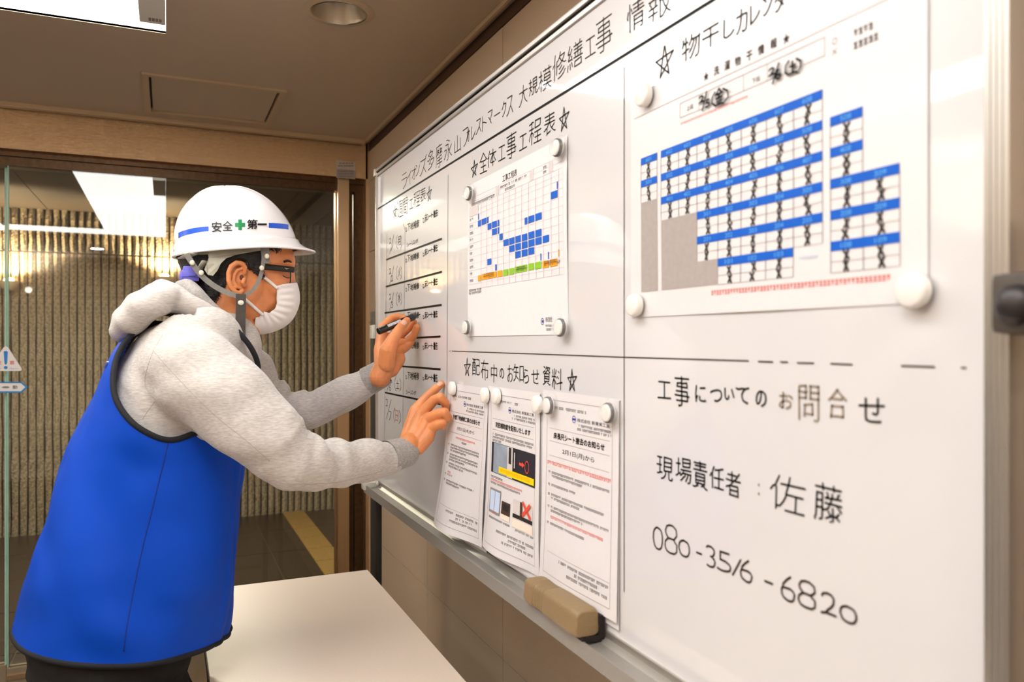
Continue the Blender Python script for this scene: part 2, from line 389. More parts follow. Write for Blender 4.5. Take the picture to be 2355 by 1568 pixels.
boxo('window_frame', (WX-.05, DY+.02, .0), (WX-.014, DY+.07, zl-.05), m_darkm, d2)
boxo('window_frame', (jx1, DY+.028, 0), (jx1+.022, DY+.07, zl-.05), m_darkm, d2)
boxo('pane', (jx1+.01, DY+.04, 0), (WX-.04, DY+.048, zl-.05), m_glass, d2)
boxo('pane', (jx1+.05, DY+.09, 0), (WX-.02, DY+.098, zl-.05), m_glass, d2)
# right glass door: full pane with bottom rail
ge = at_y(17, 800, DY)[0]
d1 = st(empty('door_1', ((ge+jx0)/2, DY+.03, 0)))
boxo('pane', (ge, DY+.025, .19), (jx0+.004, DY+.035, zl-.05), m_glass, d1)
boxo('pane_edge', (ge-.004, DY+.0235, .19), (ge+.0, DY+.0365, zl-.05), m_edge, d1)
boxo('pane_edge', (jx0-.006, DY+.02, .0), (jx0-.001, DY+.04, zl-.05), m_steelv, d1)
boxo('bottom_rail', (ge-.004, DY+.012, .012), (jx0-.001, DY+.05, .19), m_rail, d1, .003)
boxo('rail_lip', (ge-.004, DY+.006, .150), (jx0-.001, DY+.012, .165), m_steelv, d1)
d3 = st(empty('door_2', (ge-.6, DY+.07, 0)))
boxo('pane', (x_l, DY+.062, .19), (ge-.016, DY+.072, zl-.05), m_glass, d3)
boxo('pane_edge', (ge-.018, DY+.060, .19), (ge-.012, DY+.074, zl-.05), m_edge, d3)
boxo('bottom_rail', (x_l, DY+.052, .012), (ge-.012, DY+.09, .19), m_rail, d3, .003)
st(boxo('trim_9', (x_l, DY-.06, 0), (WX, DY+.12, .006), m_steel))       # threshold
# floor mat frame with bars
mf = MB(); mx0, mx1 = -.45, .077+.03
mm = empty('floor_mat_grating', (-.2, 2.6, .0), 'beige metal mat frame with cross bars on dark floor by the table', 'grating')
z0 = .0
for yy in (3.12, 2.98, 2.74, 2.5): boxo('grating_bar', (-.9, yy, 0), (.115, yy+.025, .014), m_ceiltrim, mm)
boxo('side_bar', (.09, 1.6, 0), (.125, 3.14, .018), m_ceiltrim, mm)
boxo('mat_infill', (-.9, 1.6, 0), (.09, 3.12, .006), m_floor, mm)
# beyond the glass: ribbed stone wall, passage ceiling
ws = st(boxo('wall_far', (-3.6, SY+.035, 0), (2.6, SY+.15, 2.6), m_groove))
ribs = []
for k in range(6):
    h = 1.98 if k < 3 else .30; n = 13 if k < 3 else 4; wd = .0385
    v = []; f = []
    for i in range(n+1):
        z = h*i/n; dz = 0 if i in (0, n) else random.uniform(-.03, .03)*h/2; q = random.uniform(-.006, .006); a, b = random.uniform(-.003, .003), random.uniform(-.003, .003)
        v += [(-wd/2+a, .04, z), (-wd/2+a*1.2, .004+q, z+dz), (a, -.006+q, z+dz), (wd/2+b, .004+q*.5, z+dz), (wd/2+b, .04, z)]
    for i in range(n):
        for j in range(4): f.append((i*5+j, i*5+j+1, i*5+j+6, i*5+j+5))
    f += [(0, 1, 2, 3, 4)[::-1], tuple(n*5+j for j in range(5))]
    me = bpy.data.meshes.new('stone_rib'); me.from_pydata(v, [], f); me.materials.append(m_stone2 if k < 3 else m_stone); ribs.append(me)
for i in range(-62, 52):
    x = i*.0505
    inst('stone_rib', random.choice(ribs[:3]), (x, SY, 0), ws)
    inst('stone_rib', random.choice(ribs[3:]), (x+random.uniform(-.002, .002), SY, 1.992), ws)
pc = st(boxo('ceiling_passage', (-3.6, DY+.12, 2.30), (2.6, SY+.1, 2.36), m_darkgap)); pc.name = 'ceiling'; 
m_cb = mat('passage_ceiling', '40372c', .8, nscale=60, namt=.1)
cpm = tile_mesh('ceiling_board', .30, 3.3, .012, m_cb, .002)
ORG[pc.name] = np.array(pc.location)
for i in range(-12, 9): inst('ceiling_board', cpm, (i*.305, 4.85, 2.302), pc)
st(boxo('wall_passage_right', (2.45, DY+.12, 0), (2.6, SY+.1, 2.4), m_wallp)); st(boxo('wall_passage_left', (-3.7, DY+.12, 0), (-3.6, SY+.1, 2.4), m_wallp))
# warm uplight sconces on the stone wall
for k, (u, v, lab) in enumerate(((20, 646, 'warm glowing wall uplight at far left behind the glass'), (378, 636, 'warm glowing wall uplight behind the raised hood'))):
    p = at_y(u, v, SY-.05); e = empty('wall_uplight', p, lab, 'light', 'uplights on the stone wall')
    mk('shade', *lathe(p, [(.001, -.07), (.03, -.065), (.055, -.03), (.062, .0), (.058, .0), (.05, -.03)], 24), m_ceiltrim, e, smooth=True)
    mk('bulb', *ellipsoid(p+np.array([0, 0, -.005]), (.034, .034, .028)), m_warm, e, smooth=True)
    ul = lamp('uplight_lamp', 'SPOT', tuple(p+np.array([0, -.05, .02])), 55, (1, .70, .40), .03, (math.pi-.12, 0, 0), 2.45); ul.data.spot_blend = .25
# stickers
def curve_flat(name, poly, d, mt, parent, thick=.0008):
    n = len(poly); v = [(p[0], DY+.0245-d-thick, p[1]) for p in poly]+[(p[0], DY+.0245-d, p[1]) for p in poly]
    f = [tuple(range(n))]+[tuple(range(n, 2*n))[::-1]]+[(i, (i+1) % n, n+(i+1) % n, n+i) for i in range(n)]
    return mk(name, v, f, mt, parent)
# ================================================================== WRITING TOOLS
CH = sorted(set("ライオンズ多摩永山フォレストマークス大規模修繕工事情報週間工程表全体事工配布中のお知らせ資料物干しカレンダー工事についてのお問合せ現場責任者佐藤下地補修床シート撤去シーリング月火水木金土日0123456789"))
# pen strokes of each character on an 80 x 80 square: x*100+y per point, 0 lifts the pen
PEN = [
[2021, 2823, 3227, 3539, 3551, 3263, 2768, 2269, 1768, 1263, 848, 934, 1227, 1623, 2021],
[2268, 2222],
[630, 924, 1721, 2422, 2724, 3130, 3043, 2552, 1762, 1568, 0, 3568, 1468, 572],
[2044, 2544, 0, 1167, 1669, 2169, 2767, 3064, 3254, 3049, 2647, 2544, 0, 925, 1122, 1421, 2221, 2825, 3028, 3035, 2544],
[2928, 2133, 1244, 1051, 0, 652, 951, 3651, 0, 3219, 2928, 3068],
[967, 1569, 2169, 2866, 3262, 3353, 3148, 2443, 1442, 1422, 3021],
[1246, 2745, 3248, 3553, 3364, 2968, 2269, 1365, 1060, 952, 1048, 1246, 1240, 1930, 2722],
[1169, 1568, 3229, 3322, 0, 3322, 1021],
[1644, 2844, 0, 1644, 1051, 959, 1164, 1367, 2069, 2968, 3463, 3451, 3048, 2844, 0, 1644, 1137, 1032, 1324, 1921, 2621, 3326, 3436, 2844],
[1867, 2562, 3054, 3442, 3432, 3225, 2521, 1821, 1127, 933, 937, 1343, 1945, 3344],
[6022, 6840, 7256, 0, 4152, 4159, 3765, 3468, 2768, 2264, 1956, 1643, 1619],
[4772, 5968, 6564, 6859, 6853, 6648, 6345, 5642, 4442, 3144, 0, 7531, 7328, 6122, 0, 4922, 4724, 3625, 1526, 0, 3211, 3168, 2971, 2471, 1969, 1464, 1459, 2051, 2548, 3148],
[6859, 6861, 6068, 4972, 3673, 2869, 2565, 2460, 2514],
[5714, 5748, 5452, 4551, 0, 6469, 5670, 3670, 2867, 2764, 2659, 2616, 0, 935, 7230],
[3367, 4666, 6060, 6655, 7046, 7036, 6832, 6427, 5824, 4724, 2728, 1233, 1235],
[4722, 4822, 0, 4722, 4621, 4722, 0, 4820, 4824, 4130, 3640, 3548, 3858, 4566, 5168, 6071, 6469, 0, 6917, 5518, 5020, 3819, 2122, 1222, 819],
[4222, 6822, 0, 7265, 7167, 6168, 5068, 4367, 3862, 3853, 0, 1762, 2060, 2451, 0, 1916, 1542, 1557, 1662, 1762, 1772],
[4570, 4871, 5469, 6463, 7054, 7148, 7037, 6628, 5419, 3419, 2226, 1438, 1252, 1560, 2064, 2764, 3260, 3652, 4039, 4319],
[3172, 4572, 5768, 6560, 6649, 6243, 5640, 4340, 3543, 2748, 2150, 0, 2815, 3314, 5518, 0, 2327, 2150],
[1445, 3040, 3935, 4633, 0, 6120, 4830, 4633, 4672, 4975],
[2066, 2763, 3557, 4645, 4944, 0, 4940, 5138, 0, 4944, 5145, 5172, 4875, 4074, 0, 4944, 5127, 0, 2138, 4838, 4940, 5138, 6838],
[1462, 2158, 3349, 4535, 5033, 0, 5028, 5127, 0, 7027, 5127, 5028, 4827, 1527, 0, 3669, 3871, 4272, 4872, 5170, 5134, 5033, 5028, 5127, 5113],
[1527, 6427, 6628, 6553, 6267, 6069, 5570, 4670, 4468, 0, 1570, 1770, 2563, 3350, 3832, 3913],
[4012, 3717, 3622, 0, 1641, 2038, 3028, 3323, 3622, 0, 3622, 6422, 6624, 6530, 5944, 5352, 4660, 3070, 2572, 2171],
[7515, 7208, 0, 3614, 3419, 3324, 0, 3324, 3025, 1740, 1243, 843, 0, 3324, 6225, 6233, 5350, 4362, 3269, 2373, 1573, 0, 6619, 6211],
[2070, 3367, 5157, 6741, 7136, 7133, 0, 3822, 2716, 0, 1533, 2740],
[4848, 4449, 2466, 1670, 1469, 0, 4848, 4943, 5729, 6020, 2020, 0, 4848, 5150, 6869],
[7514, 7108, 0, 6771, 6365, 4649, 0, 1170, 1571, 2168, 3656, 4151, 4649, 0, 5821, 5631, 4645, 4649, 0, 6210, 6516, 6420, 1921],
[3713, 3517, 3423, 0, 7514, 7107, 0, 6323, 3423, 0, 1243, 1740, 3224, 3423, 0, 3242, 3341, 3643, 5960, 0, 1773, 2273, 2572, 3567, 5251, 6232, 6323, 0, 6323, 6420, 6520, 6519, 6420, 6619, 6617, 6211],
[3235, 4538, 6547, 0, 3214, 3271],
[1620, 6419, 6621, 0, 6621, 6432, 6043, 5057, 3368, 2870, 2468],
[5471, 4360, 4255, 0, 6822, 6728, 6038, 4255, 0, 6822, 6821, 1421, 0, 4255, 3754, 2644, 2144],
[6316, 2316, 0, 1635, 6635, 6736, 6448, 5659, 4368, 3372, 3071],
[3470, 3872, 4767, 5461, 5756, 5948, 6036, 6014, 0, 2348, 2416],
[2416, 2468, 3567, 5358, 6451, 7143, 7141],
[1768, 2070, 3267, 5057, 5949, 6839, 7233, 7228, 0, 3530, 2118, 1619],
[1046, 1441, 7041, 7446],
[4034, 4634, 6746, 0, 4075, 4014, 0, 7514, 1014],
[7149, 1249, 0, 4109, 4175, 0, 7154, 7122, 1322, 1254],
[7653, 953, 0, 7414, 1014, 0, 6764, 6643, 1643, 0, 4124, 6524, 6533, 1933, 1924, 4124, 0, 6764, 1664, 0, 4109, 4173, 4076, 3676, 3076, 2775],
[1930, 1431, 838, 840, 0, 7542, 3042, 0, 5372, 5316, 0, 3273, 7473, 0, 3318, 5316, 6911, 7312, 0, 2908, 2709, 2023, 1928, 2031, 2075],
[4709, 4524, 0, 5873, 5845, 0, 1730, 1331, 739, 0, 7573, 3873, 0, 7445, 4044, 0, 2924, 7624, 0, 2509, 1728, 1931, 1975, 0, 1967, 2767, 3259, 3846, 4044, 4038, 4330, 4324],
[7561, 6548, 5732, 5227, 0, 7524, 5524, 5227, 0, 5127, 5027, 0, 5027, 4532, 4141, 3059, 0, 5027, 4824, 2824, 0, 1631, 1233, 838, 0, 6461, 3861, 0, 5109, 5175, 0, 2409, 1822, 1631, 1732, 1775],
[5533, 6033, 0, 5533, 5435, 4041, 2940, 0, 5533, 4420, 0, 1632, 1035, 741, 0, 4152, 4851, 5944, 0, 4616, 7117, 0, 3674, 4275, 5472, 6865, 7361, 7560, 0, 4262, 4463, 5559, 6851, 0, 7117, 7022, 6033, 0, 7740, 7441, 6839, 6035, 6033, 0, 2963, 2930, 3128, 3627, 4122, 4420, 0, 4908, 4420, 0, 1775, 1732, 1631, 1722, 2209],
[4273, 4238, 0, 6455, 2155, 0, 1174, 7374, 0, 6833, 6537, 4338, 2037, 1633, 0, 7536, 6228, 4311, 3912, 3715, 2228, 936],
[1972, 6468, 0, 1972, 2066, 3349, 3542, 0, 6468, 6769, 7074, 0, 6468, 6260, 5654, 5352, 0, 4241, 4209, 0, 6920, 1620, 0, 941, 7541],
[6472, 2072, 0, 2230, 2534, 5934, 6429, 0, 6472, 6449, 2149, 2075, 0, 4312, 5926, 7434, 0, 1135, 2230, 2427, 3024, 4113, 4312],
[3522, 1222, 0, 7222, 4822, 0, 1234, 3533, 3511, 1311, 1212, 1275, 0, 6075, 6975, 7273, 7211, 4811, 4834, 7234, 0, 3065, 5464, 5346, 3046, 3069],
[7034, 1434, 0, 4172, 4109, 0, 972, 7572],
[1956, 2854, 0, 1956, 1759, 862, 0, 6555, 7054, 7249, 7224, 0, 7224, 6625, 6227, 5628, 0, 5531, 4634, 3935, 0, 3240, 3938, 0, 1956, 1909, 0, 827, 2727, 0, 7664, 7572, 7273, 4574, 4173, 3964, 3916, 0, 5657, 5608],
[6461, 6759, 6954, 7339, 0, 6461, 6465, 0, 6461, 6059, 5754, 5344, 5239, 0, 1629, 1436, 1740, 1646, 0, 6465, 7373, 7773, 0, 6465, 5275, 4675, 4612, 7212, 7227, 6928, 6228, 0, 2446, 2475, 0, 3616, 1116, 0, 2429, 2408, 0, 3760, 960, 0, 1046, 3646, 0, 929, 3829, 0, 4639, 7339, 0, 2946, 3040, 3335, 3229],
[6251, 6060, 5272, 0, 4051, 2859, 0, 4051, 4241, 0, 7352, 7173, 6876, 6276, 0, 3920, 7020, 0, 3072, 3472, 4264, 4857, 4952, 0, 1909, 1954, 0, 925, 2725, 0, 7020, 7031, 3931, 3910, 7010, 7020, 0, 3141, 7541, 0, 4051, 4952, 7352, 0, 2851, 2453, 1954, 1756, 960],
[1425, 1725, 3216, 3714, 0, 1276, 3671, 4867, 4964, 0, 2727, 3227, 3833, 0, 3833, 4332, 5127, 5720, 5915, 3815, 3714, 0, 3833, 3636, 2341, 1344, 942, 0, 4056, 4559, 4964, 0, 3714, 3909, 4208, 0, 2356, 3352, 4444, 5042, 0, 5042, 5143, 7143, 7146, 6456, 5463, 4964, 0, 5042, 5237, 5735],
[7373, 6670, 5660, 5151, 4538, 4235, 0, 7431, 4431, 4233, 0, 774, 1473, 2068, 2762, 3352, 4036, 4235, 0, 4209, 4125, 4235, 0, 4233, 4031, 1131],
[4109, 4169, 0, 1425, 1469, 7069, 0, 7075, 7025],
[4269, 4217, 0, 7117, 1417, 0, 970, 7570],
[3320, 3414, 3608, 0, 2242, 2241, 0, 4630, 4675, 0, 7420, 920, 0, 951, 1644, 2241, 7041, 7065, 6867, 5968, 0, 2268, 2242, 2336, 2926, 3020],
[7441, 941, 0, 4175, 4114, 0, 1414, 7114],
[4843, 4875, 0, 4843, 4148, 3854, 2766, 2368, 0, 7439, 5139, 4841, 0, 4718, 4613, 4408, 0, 4827, 4841, 0, 4843, 4841, 0, 7567, 6964, 5953, 5446, 5246, 4539, 2439, 0, 7519, 1519, 1448, 1167, 873, 976],
[942, 841, 837, 1024, 0, 2527, 2320, 0, 1708, 1775, 0, 6953, 3553, 0, 6964, 3564, 0, 7224, 3324, 0, 7314, 3114, 0, 6076, 6875, 6973, 6843, 3543, 3575, 0, 5209, 5233, 0, 2833, 7633],
[4513, 4408, 0, 6238, 6229, 0, 6227, 6220, 0, 4334, 3831, 3330, 0, 6327, 6625, 7525, 0, 3330, 3031, 2337, 1938, 0, 6229, 5037, 0, 6229, 6228, 0, 7255, 2455, 0, 3576, 4576, 4873, 4846, 0, 7565, 2065, 0, 3320, 3339, 0, 7514, 1414, 1255, 874, 0, 5125, 6025, 7336, 7637, 0, 4525, 3525, 3326, 3225, 2225, 0, 7044, 6543, 5045, 4846, 2646],
[4830, 3231, 0, 6022, 7322, 0, 5541, 5636, 5935, 0, 3251, 4851, 0, 1648, 1049, 851, 0, 4862, 3262, 0, 3231, 2933, 0, 3231, 3816, 0, 6562, 6863, 7473, 0, 6562, 6652, 0, 2543, 2445, 1746, 0, 6652, 6852, 7044, 7322, 0, 4116, 3908, 0, 2324, 924, 0, 4874, 4840, 3240, 3275, 0, 2916, 5116, 0, 4933, 5032, 4930, 4830, 4624, 0, 6652, 6351, 6037, 5833, 6209, 6308, 0, 1608, 1674, 1176, 0, 4375, 4675, 4874, 5575, 6264, 6562],
[5241, 4335, 0, 2235, 2035, 0, 4815, 5621, 0, 3512, 3027, 0, 868, 863, 1744, 2043, 0, 1226, 913, 0, 6653, 6654, 0, 2275, 2244, 2043, 2035, 2235, 2208, 0, 6608, 6675, 0, 3738, 3435, 835, 638, 0, 4158, 6654, 6653, 7652, 7651, 0, 2043, 2847, 3354, 3257],
[1970, 6570, 0, 1941, 6541, 0, 6573, 6514, 1914, 1975],
[2051, 6451, 0, 6432, 2132, 0, 977, 974, 1665, 2051, 2212, 6412, 6472, 6374, 5975, 4975, 4473],
[965, 1661, 2552, 3636, 4233, 0, 1028, 3928, 4230, 0, 7328, 4528, 4230, 0, 7364, 6457, 5446, 4836, 4233, 0, 4209, 4275],
[5348, 5259, 0, 2845, 2538, 1935, 0, 860, 857, 1343, 1741, 0, 7674, 7375, 6470, 5965, 5759, 0, 3737, 7037, 0, 5059, 4964, 4470, 3774, 3175, 0, 924, 2724, 0, 5348, 3746, 3727, 7027, 7046, 5348, 0, 4520, 4509, 0, 6420, 6408, 0, 3314, 7414, 0, 7558, 3258, 0, 1975, 1941, 1741, 1935, 1909],
[1128, 2928, 3033, 2744, 2254, 1067, 0, 4334, 4735, 5040, 5240, 0, 6824, 6430, 5240, 0, 5240, 5345, 5952, 6962, 7465, 0, 2879, 3275, 3975, 4273, 4235, 4334, 4228, 4209],
[5616, 5217, 4112, 2809, 0, 940, 2840, 2747, 2454, 1961, 1367, 969, 0, 5247, 7232, 0, 2024, 4224, 4336, 4340, 4241, 4273, 3975, 3275, 0, 7668, 7369, 6464, 5554, 5247, 4945, 4741, 4340],
[7474, 6470, 5564, 4854, 4446, 4043, 0, 2025, 1640, 1343, 1143, 0, 6243, 7025, 7225, 0, 4209, 4043, 0, 1074, 1374, 2864, 3554, 3844, 4043],
[7819, 7522, 0, 3557, 4053, 4546, 5133, 5422, 0, 6522, 6238, 5556, 4669, 4273, 3974, 0, 3343, 2946, 2246, 0, 4609, 4422, 0, 2249, 1749, 852, 0, 4422, 4222, 3535, 0, 6075, 6774, 7167, 7443, 7522, 0, 4422, 7522, 0, 1124, 3024, 0, 2208, 2275, 0, 835, 1025, 1125, 1212],
[7237, 4037, 0, 7224, 4024, 0, 7768, 7673, 7575, 6375, 6173, 6151, 0, 4751, 4562, 4367, 3673, 3275, 2875, 0, 912, 3012, 0, 2012, 2058, 0, 2935, 935, 0, 4751, 7250, 7211, 4011, 4050, 4751, 0, 862, 1860, 2058, 3256],
[3968, 3864, 2854, 2452, 0, 7267, 4967, 0, 4040, 940, 0, 3819, 1519, 0, 7272, 7215, 4915, 4973, 0, 974, 1569, 2062, 2452, 2519, 0, 930, 1419, 1519, 1609, 1908],
[2141, 1643, 1252, 859, 862, 0, 2141, 2242, 0, 2242, 2844, 3248, 3252, 0, 4230, 4231, 7131, 7211, 4211, 4230, 0, 930, 3230, 0, 5673, 5643, 0, 7443, 3943, 0, 7358, 4158, 0, 2213, 2275, 0, 7674, 3574, 0, 3211, 2810, 2212, 2213, 915],
[978, 873, 1160, 0, 3068, 2757, 0, 6417, 6411, 6608, 0, 2031, 2429, 2821, 0, 2031, 2035, 1344, 1248, 0, 2031, 1131, 0, 2747, 1248, 0, 2009, 1422, 1126, 1131, 0, 6836, 6841, 6646, 6650, 0, 4173, 7273, 0, 4173, 4159, 7159, 7273, 0, 2073, 1959, 0, 5550, 5517, 0, 7536, 3836, 0, 7226, 4026, 0, 3650, 7650, 0, 7317, 3817, 0, 4336, 4343, 4446, 4450, 0, 4408, 4611, 4617, 0, 2951, 2747, 2638],
[4134, 4038, 3342, 3246, 0, 6460, 2660, 0, 6473, 2673, 0, 6021, 5718, 1618, 0, 3633, 3609, 0, 3246, 3347, 6447, 6473, 0, 2648, 2673, 0, 5232, 5428, 7011, 0, 3246, 953, 0, 7533, 5333, 5232, 4334, 3633, 933],
[2740, 1240, 0, 4843, 5033, 0, 5324, 5233, 0, 4666, 4663, 0, 6444, 6751, 7556, 0, 6758, 6265, 0, 2754, 1254, 0, 6433, 6428, 6725, 7024, 0, 2756, 3655, 4349, 4444, 0, 7071, 6367, 6265, 0, 4133, 4227, 4024, 0, 5464, 5465, 0, 5452, 5475, 4876, 0, 7414, 914, 0, 2818, 2808, 0, 5517, 5509, 0, 4965, 3671, 0, 976, 874, 1168, 1257, 1325, 2725, 2774, 2675, 2175, 0, 7333, 3633, 0, 6265, 5664, 5464, 5465, 4965, 4863, 4563, 4258, 0, 7544, 3444],
[858, 1159, 1954, 2553, 0, 7048, 5658, 0, 4865, 4668, 2573, 0, 2553, 2573, 0, 2553, 2849, 3544, 3640, 0, 2573, 2475, 0, 7115, 1315, 0, 6827, 1727, 0, 4139, 4109, 0, 1039, 7339, 0, 7672, 7472, 6568, 5762, 5658, 5457, 4951, 4645, 4439],
[7319, 7314, 6809, 6508, 6409, 0, 1844, 2445, 0, 1746, 1248, 853, 0, 3038, 2445, 0, 2445, 2852, 0, 2014, 1710, 0, 7319, 3419, 0, 7346, 3646, 0, 7359, 3659, 0, 5475, 5409, 0, 6275, 6474, 6876, 7275, 7373, 7333, 3732, 3675, 0, 1875, 1744, 1937, 2428, 2522, 922],
[2051, 2552, 3362, 3364, 0, 6250, 6273, 6575, 7574, 7666, 0, 4324, 7224, 0, 4336, 7236, 0, 4950, 4859, 4666, 3973, 3475, 0, 840, 3440, 0, 3221, 1021, 0, 4950, 7249, 7211, 4311, 4350, 4950, 0, 1370, 1762, 2149, 2209],
[4971, 5670, 7076, 7776, 0, 775, 1476, 3070, 0, 6547, 1947, 0, 3070, 3065, 0, 6556, 1956, 0, 6821, 1721, 0, 7112, 1312, 0, 3065, 2065, 1964, 2038, 6539, 6565, 3065, 0, 4209, 4229, 0, 930, 7530],
[6545, 1945, 0, 7775, 7175, 5669, 5170, 0, 4213, 4308, 0, 975, 1475, 2969, 3369, 0, 3331, 4327, 5021, 5220, 0, 3331, 3335, 0, 1410, 2514, 0, 2624, 930, 833, 0, 6554, 1954, 0, 7114, 7019, 6621, 0, 7530, 7232, 6529, 5220, 0, 5220, 5113, 0, 3335, 2135, 1937, 1962, 2064, 6563, 6536, 6435, 3335, 0, 3219, 3419, 4013, 7114],
[939, 1939, 1967, 0, 1967, 2568, 3373, 4074, 6175, 7673, 0, 1967, 1172, 0, 2865, 2761, 3057, 3337, 3311, 7111, 7162, 6965, 6265, 0, 711, 1111, 1819, 0, 6055, 5957, 4357, 4343, 6043, 6055, 0, 6223, 4123, 0, 5133, 5118, 0, 6234, 4134],
[7664, 7572, 7275, 5575, 5073, 4969, 4937, 7336, 0, 3857, 1157, 0, 1170, 3870, 0, 2911, 2844, 2946, 3846, 0, 1148, 1648, 2041, 2011, 0, 3875, 3825, 1125, 1176, 0, 911, 4011, 4214, 0, 4912, 7312, 7342],
[2128, 1928, 1032, 0, 2128, 2226, 3319, 3912, 4311, 0, 6257, 5766, 0, 2766, 2256, 0, 1448, 7048, 0, 4173, 4132, 0, 6428, 5932, 2432, 2128, 0, 7374, 1074, 0, 7731, 7332, 6628, 6428, 6427, 5522, 4311],
[3056, 5456, 0, 3522, 1222, 0, 4822, 7222, 0, 3069, 5468, 5344, 3044, 3069, 0, 1233, 3533, 3511, 1311, 1212, 1275, 0, 6175, 6975, 7273, 7211, 4811, 4934, 7234]]
SK = {}
for ch_, row_ in zip(CH, PEN):
    st_ = [[]]
    for q_ in row_:
        if q_: st_[-1].append((q_//100, q_ % 100))
        else: st_.append([])
    SK[ch_] = [s_ for s_ in st_ if len(s_) > 1]
SK['ー'] = [[(0, 40), (80, 38)]]
SK['☆'] = [[(40, 0), (62, 84), (0, 34), (82, 26), (18, 84), (40, 0)]]
SK['('] = [[(60, 0), (42, 22), (40, 58), (60, 80)]]; SK[')'] = [[(30, 0), (48, 22), (50, 58), (30, 80)]]
SK['/'] = [[(60, 0), (20, 80)]]; SK[':'] = [[(40, 20), (42, 24)], [(40, 70), (42, 74)]]; SK['-'] = [[(0, 38), (80, 44)]]
SK['。'] = [[(30, 20), (50, 30), (52, 60), (34, 64), (30, 20)]]; SK['1'] = [[(50, 0), (30, 80)]]
def glyph(ch):
    L = SK[ch]; P = np.array([p for s in L for p in s], float); lo, hi = P.min(0), P.max(0); d = np.where(hi-lo < 8, 1e9, hi-lo)
    r = []
    for s in L:
        q = (np.array(s, float)-lo)/d
        if d[1] > 1e8: q[:, 1] += .5
        if d[0] > 1e8: q[:, 0] += .5
        r.append(q)
    return r
def ribbon(b, pts, w, eps=.0006, x=None, m=0):       # flat pen stroke in the board plane; pts = (y, z)
    P = [np.array(p, float) for p in pts]; x = DX-eps if x is None else x
    for i in range(1, len(P)-1):              # sharp corner: lift and start again
        d0, d1 = P[i]-P[i-1], P[i+1]-P[i]
        if np.dot(d0, d1) < .25*np.linalg.norm(d0)*np.linalg.norm(d1):
            ribbon(b, P[:i+1], w, eps, x, m); ribbon(b, P[i:], w, eps, x, m); return
    n = len(P); v = []
    for i in range(n):
        d = P[min(i+1, n-1)]-P[max(i-1, 0)]; d /= np.linalg.norm(d)+1e-12; nn = np.array([-d[1], d[0]])*w/2
        e = d*w*.4*(-1 if i == 0 else 1 if i == n-1 else 0)
        for s in (1, -1): q = P[i]+nn*s+e; v.append((x, q[0], q[1]))
    b.add(v, [(2*i, 2*i+1, 2*i+3, 2*i+2) for i in range(n-1)], m)
def yb(u): return at_x(u, CY, DX)[1]
def zb(u, v, x=None): return at_x(u, v, DX if x is None else x)[2]
def chars(b, items, w, jit=.02, eps=.0006):
    b = b.new if hasattr(b, 'new') else b
    for ch, u0, u1, v0, v1 in items:
        if callable(b): b_ = b()
        else: b_ = b
        y0, y1 = yb(u0), yb(u1); uc = (u0+u1)/2; zt, zl_ = zb(uc, v0), zb(uc, v1)
        # ink box from the slanting photo box: remove the part of the height that comes from the line's slope
        for s in glyph(ch):
            q = [(y0+(y1-y0)*(p[0]+random.uniform(-jit, jit)), zt+(zl_-zt)*(p[1]+random.uniform(-jit, jit))) for p in s]
            ribbon(b_, q, w, eps)
class Hand:                         # one small mesh per written character
    def __init__(s): s.L = []
    def new(s): s.L.append(MB()); return s.L[-1]
    def mk(s, name, mt, parent):
        for q in s.L:
            if q.v: q.mk('handwritten_character', mt, parent)
def line(b, pts, w, eps=.0007):
    ribbon(b, [at_x(u, v, DX)[1:] for u, v in pts], w, eps)
_tc = {}
def text2d(s):
    if s not in _tc:
        cu = bpy.data.curves.new('t', 'FONT'); cu.body = s; cu.resolution_u = 3; o = bpy.data.objects.new('t', cu); COL.objects.link(o)
        me = bpy.data.meshes.new_from_object(o.evaluated_get(bpy.context.evaluated_depsgraph_get()))
        _tc[s] = (np.array([v.co[:2] for v in me.vertices]).reshape(-1, 2), [tuple(p.vertices) for p in me.polygons])
        bpy.data.objects.remove(o); bpy.data.curves.remove(cu); bpy.data.meshes.remove(me)
    return _tc[s]
def textbox(b, s, x0, y0, x1, y1, fn, m=0, thick=0):       # fit text into a box of the print's own coordinates (y down)
    V, Fc = text2d(s)
    if not len(V): return
    lo, hi = V.min(0), V.max(0); q = (V-lo)/(hi-lo)
    P = [fn(x0+(x1-x0)*a, y1+(y0-y1)*c) for a, c in q]
    b.add(P, Fc, m)
    if thick:
        for dx, dy in ((thick, 0), (0, thick), (-thick, 0), (0, -thick)):
            b.add([fn(x0+(x1-x0)*a+dx, y1+(y0-y1)*c+dy) for a, c in q], Fc, m)
# ================================================================== WHITEBOARD
bt, bb = zb(868, 397), zb(878, 1112); yl, yr = yb(868), yb(2340)
FW = .019
wb = empty('whiteboard', (DX+.01, (yl+yr)/2, 0), 'large white magnetic board on a stand covered with handwriting and notices', 'whiteboard')
boxo('board_panel', (DX, yr+.004, bb+.004), (DX+.016, yl-.004, bt-.004), m_board, wb)
f_ = MB()
def rail(p, q, name):
    MB().box(p, q, 0, .0015).mk(name, m_alu, wb, auto=40)
rail((DX-.009, yr, bb), (DX+.02, yr+FW, bt), 'side_frame'); rail((DX-.007, yl-.008, bb), (DX+.02, yl, bt), 'side_frame')
rail((DX-.004, yr, bt-.012), (DX+.02, yl, bt), 'top_frame')
rail((DX-.010, yr, bt-.002), (DX-.003, yl, bt+.006), 'top_frame')
boxo('frame_groove', (DX-.0052, yr, bt-.0045), (DX-.0038, yl-.002, bt-.002), m_tape, wb)
rail((DX-.004, yr, bb-.006), (DX+.02, yl, bb+.004), 'bottom_frame')
for k in range(3): boxo('frame_groove', (DX-.0094, yr+.0045+.0045*k, bb), (DX-.0088, yr+.0052+.0045*k, bt), m_traym, wb)
